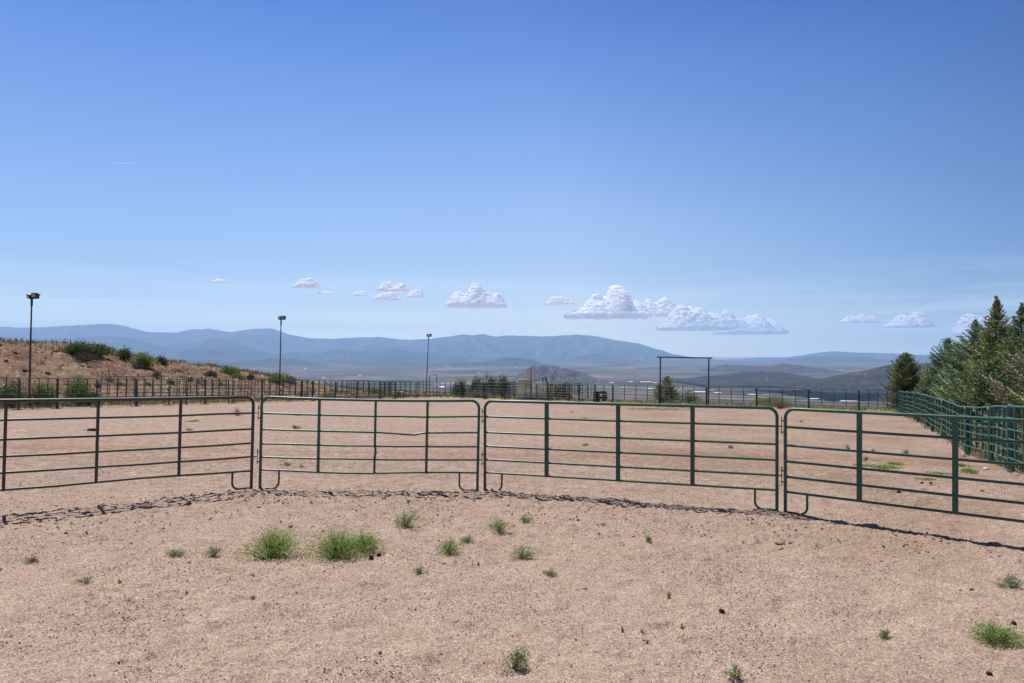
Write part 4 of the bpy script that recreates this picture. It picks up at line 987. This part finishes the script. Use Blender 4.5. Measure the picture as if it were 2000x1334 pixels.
# ------------------------------------------------------------------ weeds on the dirt (pixel, base row, width px, height px)
WG = "weeds scattered on the dirt"
WEEDS = [
 (524, 1086, 116, 56, 'weed', 4200, "large dark green feathery weed clump, left one of the big pair"),
 (655, 1090, 110, 46, 'weed', 3600, "large spreading green weed clump, right one of the big pair"),
 (706, 1073, 74, 32, 'weed', 1800, "feathery green arm of weed behind the right big clump"),
 (790, 1028, 54, 30, 'weed', 800, "small weed with an upright stalk, nearest below the bent-rail panel"),
 (62, 1097, 30, 11, 'weed_bright', 320, "small bright green weed near the left edge"),
 (335, 1090, 36, 14, 'weed_pale', 320, "pale straggly weed left of the dark weed clump"),
 (411, 1088, 32, 20, 'weed_pale', 320, "small pale weed next left of the dark weed clump"),
 (875, 1083, 58, 26, 'weed', 650, "wide thin weed right of the big pair"),
 (915, 1060, 34, 14, 'weed_pale', 300, "small pale weed just above the wide thin weed"),
 (976, 1043, 42, 24, 'weed', 600, "bushy little weed in the middle, below the gap between panels"),
 (1026, 1021, 32, 16, 'weed', 330, "small weed right of and behind the bushy middle weed"),
 (1020, 1090, 44, 25, 'weed', 460, "small weed centred below the middle weeds"),
 (1075, 1127, 28, 14, 'weed_pale', 220, "tiny weed right of centre on open dirt"),
 (1267, 1060, 20, 14, 'weed', 160, "tiny lone weed below the long panel"),
 (820, 1124, 26, 15, 'weed_pale', 160, "tiny pale weed below the wide thin weed"),
 (160, 1141, 36, 12, 'weed_pale', 260, "thin pale weed lower left"),
 (228, 1141, 10, 9, 'weed', 60, "tiny green sprout lower left"),
 (492, 1177, 18, 10, 'weed_grey', 80, "tiny grey-green sprout below the dark weed clump"),
 (1006, 1310, 56, 36, 'weed_pale', 520, "feathery weed at the bottom centre"),
 (1940, 1253, 94, 38, 'weed', 1300, "broad low weed at the lower right"),
 (1733, 1248, 26, 18, 'weed_pale', 160, "small pale grassy weed left of the broad lower right one"),
 (1440, 1326, 30, 24, 'weed_pale', 180, "small weed at the bottom edge, right of centre"),
 (1308, 1167, 14, 12, 'weed', 70, "tiny weed right of the open middle dirt"),
 (933, 1106, 8, 7, 'weed_bright', 60, "tiny yellow-green sprout below the wide thin weed"),
 (1217, 1238, 8, 12, 'weed', 40, "leftmost of the tiny seedlings lower centre right"),
 (1255, 1240, 8, 10, 'weed', 40, "second of the tiny seedlings lower centre right"),
 (1267, 1262, 10, 9, 'weed', 50, "lowest of the tiny seedlings lower centre right"),
 (1335, 1226, 9, 9, 'weed', 50, "rightmost of the tiny seedlings lower centre right"),
 (463, 812, 24, 18, 'weed_grey', 380, "rounded green weed on the arena seen through the left panel's right end"),
 (380, 824, 24, 5, 'weed', 260, "flat green weed on the arena seen through the left panel"),
 (367, 841, 15, 5, 'weed_pale', 150, "small pale weed below the flat one seen through the left panel"),
 (576, 838, 16, 8, 'weed_bright', 150, "bright weed on the arena seen through the bent-rail panel"),
 (582, 812, 14, 7, 'weed_bright', 120, "farther bright weed seen through the top of the bent-rail panel"),
 (557, 911, 16, 8, 'weed_pale', 120, "faint weed low behind the bent-rail panel"),
 (586, 915, 18, 8, 'weed_pale', 120, "second faint weed low behind the bent-rail panel"),
 (840, 792, 18, 3, 'weed_pale', 100, "thin green patch on the arena under the bent-rail panel's top rail"),
 (1142, 818, 12, 4, 'weed', 90, "small weed on the arena behind the left part of the long panel"),
 (1118, 806, 10, 3, 'weed', 60, "thin far weed behind the left part of the long panel"),
 (1195, 794, 8, 4, 'weed', 60, "far weed behind the long panel near the barrel"),
 (1145, 870, 12, 5, 'weed_pale', 90, "pale weed on the arena behind the second bay of the long panel"),
 (1430, 876, 14, 8, 'weed_grey', 110, "grey-green weed behind the right part of the long panel"),
 (1565, 825, 10, 5, 'weed', 80, "small weed behind the left of the right panel"),
 (1657, 880, 12, 12, 'weed_grey', 110, "upright grey-green weed behind the right panel, left of its first upright"),
 (1705, 886, 14, 15, 'weed_grey', 130, "upright grey-green weed behind the right panel, right of its first upright"),
 (1770, 888, 14, 14, 'weed_grey', 120, "rightmost upright grey-green weed behind the right panel"),
 (1692, 900, 9, 12, 'weed_grey', 80, "lowest upright grey-green weed behind the right panel"),
 (1690, 912, 34, 4, 'weed', 500, "left part of the low green mat behind the right panel"),
 (1735, 915, 56, 5, 'weed', 900, "low green mat with white flecks behind the right panel"),
 (1757, 909, 26, 5, 'weed', 420, "small green mat just beyond the flecked mat"),
 (1812, 939, 26, 4, 'weed', 350, "thin green mat nearest the second upright of the right panel"),
 (1840, 926, 36, 4, 'weed', 500, "green mat beside the second upright of the right panel"),
 (1896, 924, 40, 8, 'weed', 900, "largest green mat near the right-hand fence"),
 (1880, 912, 20, 5, 'weed', 380, "small green mat behind the largest one"),
 (1985, 1150, 44, 22, 'weed_grey', 420, "leafy grey-green runner at the right edge"),
 (1960, 1146, 30, 8, 'weed', 200, "thin green runner tip at the right edge"),
]
for i, (px, py, wp, hp, mk, n, lab) in enumerate(WEEDS):
    x, y = hit(px, py); s = y / F
    leaf = .019 if y < 14 else .05
    flatm = hp < 6 and wp > 12 and y > 12
    bush("weed", lab, "weed", x, y + .04, wp * s, max(hp * s * (1.2 if y < 14 else 1), .03), mk, 300 + i, n=int(n * (1.7 if y < 14 else 1.0) * (.4 if hp < 13 and y < 14 else 1)), leaf=leaf if not flatm else .045, lw=.32,
         lobes=7 if wp > 60 else (5 if wp > 25 else 3), group=WG, z0=H(x, y) - .005, dp=(wp * s * (.9 if not flatm else 1.2)), stemmat='bark' if i < 3 else None)
# upright stalks on two of them are part of the plants; white flecks on the mat
fl = []
q = np.random.RandomState(9)
x, y = hit(1712, 911)
e = empty("fallen_petals", (x, y, H(x, y)), 0, "white flecks lying on the low green mat behind the right panel", "flecks")
mb = MB()
for k in range(12): mb.ball((q.uniform(-.22, .22), q.uniform(-.12, .12), .035), q.uniform(.010, .02), 6, 4, (1.3, 1, .5))
mb.build("petals", M['white'], e)

# ------------------------------------------------------------------ dung, clods, stones
def lump(name, label, cat, px, py, wpx, mk, seed, group=None, n=1, sq=.7):
    x, y = hit(px, py); r = wpx / F * y / 2; z = H(x, y)
    mb = MB(); q = random.Random(seed)
    for k in range(n):
        ox = q.uniform(-1, 1) * r * .9 if n > 1 else 0; oy = q.uniform(-1, 1) * r * .7 if n > 1 else 0; rk = r * (.55 if n > 1 else 1) * q.uniform(.8, 1.1)
        mb.ball((ox, oy, rk * sq * .6), rk, 9, 6, (1, q.uniform(.8, 1), sq), .35, seed + k)
    o = mb.build(name, M[mk]); o.location = (x, y, z); o.rotation_euler = (0, 0, q.uniform(0, 6)); tag(o, label, cat, group); return o
lump("horse_droppings", "dark pile of droppings on the arena seen through the left panel", "droppings", 177, 842, 15, 'dung', 1, n=7)
lump("horse_droppings", "pale brown scatter of droppings just left of the dark pile", "droppings", 166, 841, 8, 'clod', 2, n=4)
lump("dung_ball", "orange-brown dung ball under the left panel", "dung ball", 111, 989, 6, 'amber', 3)
lump("dry_leaf", "small orange-brown chip below the bent-rail panel", "chip", 707, 982, 7, 'amber', 4, sq=.3)
lump("dry_leaf", "orange chip on open dirt right of the panel junction's shadow", "chip", 1787, 1063, 8, 'amber', 5, sq=.4)
lump("dry_leaf", "orange chip behind the right panel near the right edge", "chip", 1918, 960, 8, 'amber', 6, sq=.5)
lump("dung_ball", "round brown dung ball at the right, beside a dark one", "dung ball", 1876, 1157, 10, 'amber', 7, sq=.85)
lump("dung_ball", "dark dung ball just right of the round brown one", "dung ball", 1898, 1153, 10, 'dung', 8)
lump("dirt_clod", "dark clod at the right edge above the broad weed", "clod", 1980, 1216, 12, 'dung', 9)
lump("dirt_clod", "dark clod near the bottom right corner", "clod", 1932, 1317, 12, 'dung', 10)
lump("dirt_clod", "brown clod at the lower centre right", "clod", 1409, 1196, 13, 'dung', 11)
lump("stone", "smooth grey stone just behind the dark weed clump", "stone", 567, 1033, 10, 'stone', 12, sq=.75)
lump("dirt_clod", "dark clod at the right foot of the big weed pair", "clod", 725, 1086, 11, 'dung', 13)
lump("dirt_clod", "second dark clod beside the big weed pair, slightly behind", "clod", 740, 1081, 11, 'dung', 14)
lump("stone", "small dark stone below the wide thin weed", "stone", 868, 1102, 7, 'stone', 15)
lump("stone", "small bluish stone on open dirt at the lower left", "stone", 392, 1204, 6, 'stone', 16)
lump("dirt_clod", "dark clod behind the right panel between its uprights", "clod", 1756, 962, 9, 'dung', 17)
lump("dirt_clod", "dark clod behind the second upright's left side", "clod", 1801, 947, 9, 'dung', 18, n=3)
lump("dirt_clod", "small dark clod next right of the triple clod", "clod", 1818, 948, 6, 'dung', 19)
lump("stone", "pale flat stone at the foot of the right-hand fence", "stone", 1925, 918, 12, 'pale_stone', 20, sq=.5)
lump("dirt_clod", "flat dirt clod among the churned soil right of centre", "clod", 1530, 1064, 24, 'clod', 21, n=5, sq=.4)
# hay scatter
x, y = hit(1278, 800)
rngh = np.random.RandomState(4); n = 900
C = np.column_stack([rngh.normal(size=n) * 1.3, rngh.normal(size=n) * .8, np.abs(rngh.normal(size=n)) * .02 + .01]); Dh = rngh.normal(size=(n, 3)); Dh[:, 2] *= .15
V, F_, T = leaves_mesh("hay", C, Dh, np.full(n, .30), np.full(n, .03), rngh.rand(n), rngh)
o = link("scattered_hay", npmesh("hay", V, F_, False, facetint=T), M['straw']); o.location = (x, y, float(hbig(x, y))); tag(o, "pale scatter of hay on the arena", "hay", kind="stuff")
# loose gravel and clods over the near dirt
def gravel(name, n, seed, rmin, rmax, m, dist):
    rg = np.random.RandomState(seed); P_ = dist(rg, n); n = len(P_)
    r = rmin + (rmax - rmin) * rg.rand(n) ** 2.6
    base = np.array([[1, 0, -.1], [.25, .95, -.1], [-.85, .55, -.1], [-.8, -.6, -.1], [.35, -.9, -.1], [.45, .15, .75], [-.4, .2, .85], [-.05, -.5, .7], [0, 0, -.6]])
    fc = np.array([[0, 1, 5], [1, 6, 5], [1, 2, 6], [2, 3, 6], [3, 7, 6], [3, 4, 7], [4, 0, 7], [0, 5, 7], [5, 6, 7], [1, 0, 8], [2, 1, 8], [3, 2, 8], [4, 3, 8], [0, 4, 8]])
    B_ = base[None] * (1 + rg.uniform(-.28, .28, (n, 9, 1))) * np.stack([rg.uniform(.8, 1.4, n), rg.uniform(.7, 1.1, n), rg.uniform(.5, .95, n)], 1)[:, None, :]
    a = rg.rand(n) * 6.283; ca, sa = np.cos(a)[:, None], np.sin(a)[:, None]
    X_ = B_[..., 0] * ca - B_[..., 1] * sa; Y_ = B_[..., 0] * sa + B_[..., 1] * ca
    V = np.stack([X_, Y_, B_[..., 2]], -1) * r[:, None, None]
    V[..., 0] += P_[:, :1]; V[..., 1] += P_[:, 1:2]; V[..., 2] += (hbig(P_[:, 0], P_[:, 1]) + lumps(P_[:, 0], P_[:, 1]))[:, None] + r[:, None] * .25
    F_ = (np.arange(n)[:, None, None] * 9 + fc[None]).reshape(-1, 3)
    o = link(name, npmesh(name, V.reshape(-1, 3), F_, False, facetint=np.repeat(rg.rand(n), 14)), m); tag(o, kind="stuff"); return o
M['gravel'] = leafmat("mixed_gravel", [(0, (.07, .055, .05)), (.42, (.15, .115, .095)), (.6, (.34, .25, .20)), (.85, (.56, .45, .38)), (1, (.75, .68, .62))], 0, .95)
M['clods'] = leafmat("dry_clods", [(0, (.20, .145, .11)), (.5, (.36, .265, .205)), (1, (.50, .38, .30))], 0, .98)
def dist_all(rg, n):
    y = 4.2 + 12.5 * rg.rand(n) ** 1.15; x = (rg.rand(n) * 2 - 1) * (y * .80 + .6)
    k = rg.rand(n) < np.clip(.45 + fbm(x * .7, y * .7, 2, 91) * 1.2, .08, 1); return np.stack([x[k], y[k]], 1)
def dist_berm(rg, n):
    x = rg.uniform(-8, 7, n); fy = np.interp(x, [-7.5, -4.2, -.4, 3.9, 6.5], [8.4, 10.3, 10.5, 9.0, 7.0]); y = fy + rg.normal(size=n) * .75 - .15
    k = rg.rand(n) < np.clip(.5 + fbm(x * 1.3, y * 1.3, 2, 95) * 1.3, .05, 1); return np.stack([x[k], y[k]], 1)
def dist_hill(rg, n):
    y = rg.uniform(34, 75, n); s_ = 2 + 15 * rg.rand(n); x = -39.64 + KL * y - s_ * NL
    k = rg.rand(n) < np.clip(.35 + fbm(x / 5, y / 5, 2, 97) * 1.6, .05, 1); return np.stack([x[k], y[k]], 1)
gravel("hillside_rocks", 6000, 7, .02, .10, M['gravel'], dist_hill)
gravel("gravel", 150000, 1, .0028, .0085, M['gravel'], dist_all)
gravel("dirt_clods", 5200, 2, .006, .024, M['clods'], dist_berm)
gravel("dirt_clods", 900, 3, .006, .022, M['clods'], dist_all)
# twigs and straw bits
rg = np.random.RandomState(12); P_ = dist_all(rg, 1500); n = len(P_)
C = np.column_stack([P_, hbig(P_[:, 0], P_[:, 1]) + lumps(P_[:, 0], P_[:, 1]) + .008]); Dh = rg.normal(size=(n, 3)); Dh[:, 2] *= .12
V, F_, T = leaves_mesh("straw", C, Dh, rg.uniform(.02, .09, n), np.full(n, .004), rg.rand(n), rg)
tag(link("straw_bits", npmesh("straw_bits", V, F_, False, facetint=T), M['straw']), kind="stuff")

# ------------------------------------------------------------------ valley buildings
def building(px0, px1, py, hpx, mk, label, i, shape='gable'):
    d = (EYE + 251) * F / (py - HY); pc = (px0 + px1) / 2; x = PX(pc, d); z0 = float(hbig(x, d))
    wd_ = (px1 - px0) / F * d; hh = max(3.5, hpx / F * d); dpth = max(16, wd_ * .35)
    e = empty("valley_building", (x, d, z0), R.uniform(-.15, .15), label, "building", "buildings on the valley floor")
    MB().box((0, 0, hh * .3), (wd_, dpth, hh * .6 + 2)).build("wall", M['wall_far'], e, False)
    mb = MB(); a, b, t = wd_ / 2 + .6, dpth / 2 + .6, hh * .6
    mb.v = [(-a, -b, t + 1.1), (a, -b, t + 1.1), (a, 0, hh + 2), (-a, 0, hh + 2), (-a, b, t + 1.1), (a, b, t + 1.1)]
    mb.f = [(0, 1, 2, 3), (3, 2, 5, 4), (0, 3, 4), (1, 5, 2), (0, 4, 5, 1)]
    mb.build("roof", M[mk], e, False); return e
BL = [(1251, 1274, 748, 3, 'roof_tan'), (1276, 1283, 749, 2, 'roof_white'), (1190, 1199, 749, 2, 'roof_white'), (1228, 1236, 747, 2, 'roof_white'),
      (1262, 1276, 761, 3, 'roof_white'), (1255, 1262, 763, 3, 'roof_blue'), (1214, 1224, 758, 2, 'roof_tan'), (1316, 1332, 763, 2, 'roof_white'), (1355, 1377, 767, 3, 'roof_white'),
      (1380, 1394, 764, 2.5, 'roof_tan'), (1394, 1408, 769, 2.5, 'roof_white'), (1352, 1360, 748, 2, 'roof_white'), (1384, 1399, 749, 2, 'roof_white'), (1402, 1411, 748, 2, 'roof_tan'), (1416, 1424, 748, 2, 'roof_tan'),
      (1503, 1520, 750, 4, 'roof_tan'), (1460, 1477, 772, 2.5, 'roof_white'), (1446, 1460, 773, 2.5, 'roof_blue'), (1490, 1505, 773, 2, 'roof_white'), (1506, 1525, 775, 2.5, 'roof_blue'),
      (1556, 1568, 777, 2.5, 'roof_blue'), (1580, 1600, 780, 2.5, 'roof_white'), (1603, 1612, 781, 2, 'roof_blue'), (1641, 1676, 785, 2.2, 'roof_white'),
      (1097, 1103, 746, 1.6, 'roof_white'), (933, 937, 728, 1.2, 'roof_white'), (858, 868, 757, 3, 'roof_white'), (870, 878, 716, 1, 'roof_white'), (594, 600, 721, 1.2, 'roof_white'), (1007, 1011, 718, 1, 'roof_white'),
      (630, 634, 740, 1.4, 'roof_white'), (700, 705, 733, 1.4, 'roof_tan'), (655, 660, 745, 1.2, 'roof_white')]
CN = {'roof_white': 'white', 'roof_tan': 'tan', 'roof_blue': 'blue-grey'}
cnt = {}
for i, b in enumerate(sorted(BL)):
    cnt[b[4]] = cnt.get(b[4], 0) + 1
    building(*b, f"tiny {CN[b[4]]}-roofed building on the valley floor, {ORD[cnt[b[4]] - 1]} of the {CN[b[4]]}-roofed ones from the left", i)
# pale road strip across the valley
def road(pts, wd_, name):
    P_ = []
    for px, py in pts:
        d = (EYE + 251) * F / (py - HY); P_.append((PX(px, d), d))
    P_ = np.array(P_); t = np.linspace(0, len(P_) - 1, 120); x = np.interp(t, range(len(P_)), P_[:, 0]); y = np.interp(t, range(len(P_)), P_[:, 1])
    dx, dy = np.gradient(x), np.gradient(y); n_ = np.hypot(dx, dy)
    V = []
    for s in (-1, 1):
        a, b = x - s * dy / n_ * wd_ / 2, y + s * dx / n_ * wd_ / 2; V.append(np.stack([a, b, hbig(a, b) + 1.6], 1))
    V = np.stack(V, 1).reshape(-1, 3); tag(link(name, npmesh(name, V, grid_faces(120, 2), True), M['road']), kind="structure")
M['road'] = paint("pale_gravel_surface", (.48, .38, .32), (.40, .33, .28), rough=1, amt=.5, scale=.02, spec=.05)
road([(1150, 761), (1200, 762), (1271, 764), (1330, 765)], 26, "road")
road([(1555, 759), (1570, 763), (1578, 768), (1586, 772)], 22, "road")
road([(1540, 753), (1600, 751), (1620, 748)], 24, "road")

# ------------------------------------------------------------------ clouds (real volumes far beyond the haze)
def vapour(name, a_thick, a_thin):
    m = bpy.data.materials.new(name); m.use_nodes = True; nt = m.node_tree; nt.nodes.clear()
    o_ = nt.nodes.new("ShaderNodeOutputMaterial"); df = N(nt, "BsdfDiffuse"); tl_ = N(nt, "BsdfTranslucent"); mx = N(nt, "MixShader"); mx.inputs[0].default_value = .22
    df.inputs[0].default_value = (.99, .99, .99, 1); tl_.inputs[0].default_value = (.99, .99, .99, 1)
    tp = N(nt, "BsdfTransparent"); mt = N(nt, "MixShader")
    al = ramp(nt, noise(nt, pos(nt), 1 / 330, 6, .7), [(.38, (a_thick,) * 3), (.62, (a_thin,) * 3)])
    nt.links.new(df.outputs[0], mx.inputs[1]); nt.links.new(tl_.outputs[0], mx.inputs[2])
    nt.links.new(al, mt.inputs[0]); nt.links.new(mx.outputs[0], mt.inputs[1]); nt.links.new(tp.outputs[0], mt.inputs[2]); nt.links.new(mt.outputs[0], o_.inputs["Surface"])
    return m
# mix factor is the transparent share: low = dense
cm = vapour("cloud_vapour", .25, .88); cmc = vapour("cloud_core", .0, .35)
CD = 62000.0; PXM = CD / F
def cloud(px0, px1, pyt, pyb, label, seed, D=CD, humps=None):
    q = random.Random(seed); pm = D / F
    W_, Hh = (px1 - px0) * pm, (pyb - pyt) * pm; cx = (px0 + px1) / 2
    zb = ZY(pyb, D); hum = [(h + (.28 if humps else .6,))[:3] if len(h) == 2 else h for h in (humps or [(.5, 1.0)])]
    rg = np.random.RandomState(seed + 40); Dp = max(Hh * 1.15, 500)
    def top(t):
        e = np.zeros_like(t)
        for c_, a_, w2 in hum: e = np.maximum(e, a_ * np.exp(-((t - c_) / w2) ** 2))
        e = e * (1 + .30 * fbm(t * W_ / 1100.0 + seed * 7, t * 0 + seed * 3.1, 3, seed))
        return Hh * np.clip(e, .30, 1.05) * np.clip(6 * t, .03, 1) ** .6 * np.clip(6 * (1 - t), .03, 1) ** .6
    def prof(v): return np.where(v < .72, np.sin(np.clip(v / .72, 0, 1) * math.pi / 2) ** .9, np.cos(np.clip((v - .72) / .28, 0, 1) * math.pi / 2) ** .8)
    def surf(t, v):
        bil = 1 - np.abs(fbm(t * W_ / (Hh * .8) + seed, v * 2.4 + seed, 4, seed + 3, .6))
        return top(t) * prof(v) * (.80 + .22 * bil)
    nx, ny = max(24, int((px1 - px0) * .9)), 26
    T_, V_ = np.meshgrid(np.linspace(0, 1, nx), np.linspace(0, 1, ny)); Zt = surf(T_, V_)
    edge = .5 + .5 * np.sqrt(np.clip(4 * T_ * (1 - T_), 0, 1))
    Yg = (V_ - .5) * 2 * Dp * edge; Xg = (T_ - .5) * W_
    up_ = np.stack([Xg, Yg, Zt], -1).reshape(-1, 3); dn_ = np.stack([Xg, Yg, -.035 * Hh * (1 + fbm(Xg / 700, Yg / 700, 3, seed))], -1).reshape(-1, 3)
    gf = grid_faces(ny, nx)
    n = int(90 + 7 * (px1 - px0)); tt = rg.rand(n); vv = rg.rand(n) * .86
    Rr = (.045 + .10 * rg.rand(n) ** 1.6) * Hh * (.5 + .5 * top(tt) / Hh) + 26
    ed = .5 + .5 * np.sqrt(np.clip(4 * tt * (1 - tt), 0, 1))
    C = np.stack([(tt - .5) * W_, (vv - .5) * 2 * Dp * ed, np.maximum(surf(tt, vv) - Rr * .55, Rr * .1)], 1)
    ico = MB().ball((0, 0, 0), 1, 8, 6); b0 = np.array(ico.v); f0 = np.array([f for f in ico.f])
    sc3 = np.stack([rg.uniform(.9, 1.6, n), rg.uniform(.9, 1.5, n), rg.uniform(.6, .95, n)], 1)
    Vb = b0[None] * (1 + rg.uniform(-.14, .14, (n, len(b0), 1))) * sc3[:, None, :] * Rr[:, None, None] + C[:, None, :]
    Fb = (np.arange(n)[:, None, None] * len(b0) + f0[None]).reshape(-1, 4) + 2 * len(up_)
    Fall = np.concatenate([gf, gf[:, ::-1] + len(up_), Fb])
    me = npmesh("cloud", np.concatenate([up_, dn_, Vb.reshape(-1, 3)]), Fall, True)
    me.materials.append(cmc); me.materials.append(cm)
    if len(me.polygons) == len(Fall): me.polygons.foreach_set("material_index", np.r_[np.zeros(2 * len(gf), np.int32), np.ones(len(Fb), np.int32)])
    o = link("cloud", me)
    o.location = (PX(cx, D), D, zb); tag(o, label, "cloud", "small fair-weather clouds above the mountains"); return o
cloud(415, 443, 544, 551, "tiny lone cloud wisp farthest left", 1)
cloud(574, 624, 543, 561, "small white cloud second from the left", 2)
cloud(620, 648, 568.5, 573, "thin wisp just right of the second cloud", 3)
cloud(686, 717, 569, 577, "small flat cloud left of the upper middle pair", 4)
cloud(734, 798, 549, 567, "upper cloud of the middle pair", 5, D=57000, humps=[(.35, 1.0), (.8, .8, .2)])
cloud(729, 782, 571, 585, "lower cloud of the middle pair", 6, D=68000)
cloud(797, 827, 564, 580, "small ragged cloud right of the middle pair", 7)
cloud(875, 987, 553, 597, "large rounded cloud on its own near the centre", 8, humps=[(.52, 1.0, .34), (.15, .6, .2), (.85, .6, .2)])
cloud(1067, 1127, 578, 594, "small cloud just left of the biggest bank", 9)
cloud(1105, 1268, 560, 618, "biggest billowing cloud, left end of the bank", 10, humps=[(.62, 1.0, .22), (.4, .72, .2), (.9, .62, .2), (.1, .3, .3)])
cloud(1252, 1335, 582, 615, "medium cloud second in the bank", 11, D=65000)
cloud(1288, 1425, 590, 642, "tall cloud in the middle of the bank", 12, D=59000, humps=[(.45, .95, .32), (.8, .75, .3)])
cloud(1395, 1528, 603, 650, "long ragged cloud at the right end of the bank", 13, D=68000, humps=[(.25, .8, .3), (.6, .85, .3), (.88, .65, .2)])
cloud(1645, 1722, 613, 629, "small flat cloud right of the bank", 14)
cloud(1732, 1820, 610, 638, "puffy cloud left of the spruces", 15, humps=[(.4, .95, .2), (.72, 1.0, .2)])
cloud(1868, 1990, 615, 652, "cloud partly hidden behind the spruces", 16)

# short vapour trail high at the left
d = 62000.0; a, b = Vector((PX(224, d), d, ZY(319, d))), Vector((PX(267, d), d + 900, ZY(313.5, d)))
q = random.Random(8); pts_ = [a.lerp(b, k / 30) + Vector((0, 0, q.uniform(-8, 8))) for k in range(31)]
o = MB().tube([p - a for p in pts_], [6 + 26 * math.sin(math.pi * min(1, k / 30 + .12)) * q.uniform(.7, 1.2) for k in range(31)], 8).build("contrail", cm)
o.location = a; tag(o, "short thin white vapour trail high at the left", "contrail")
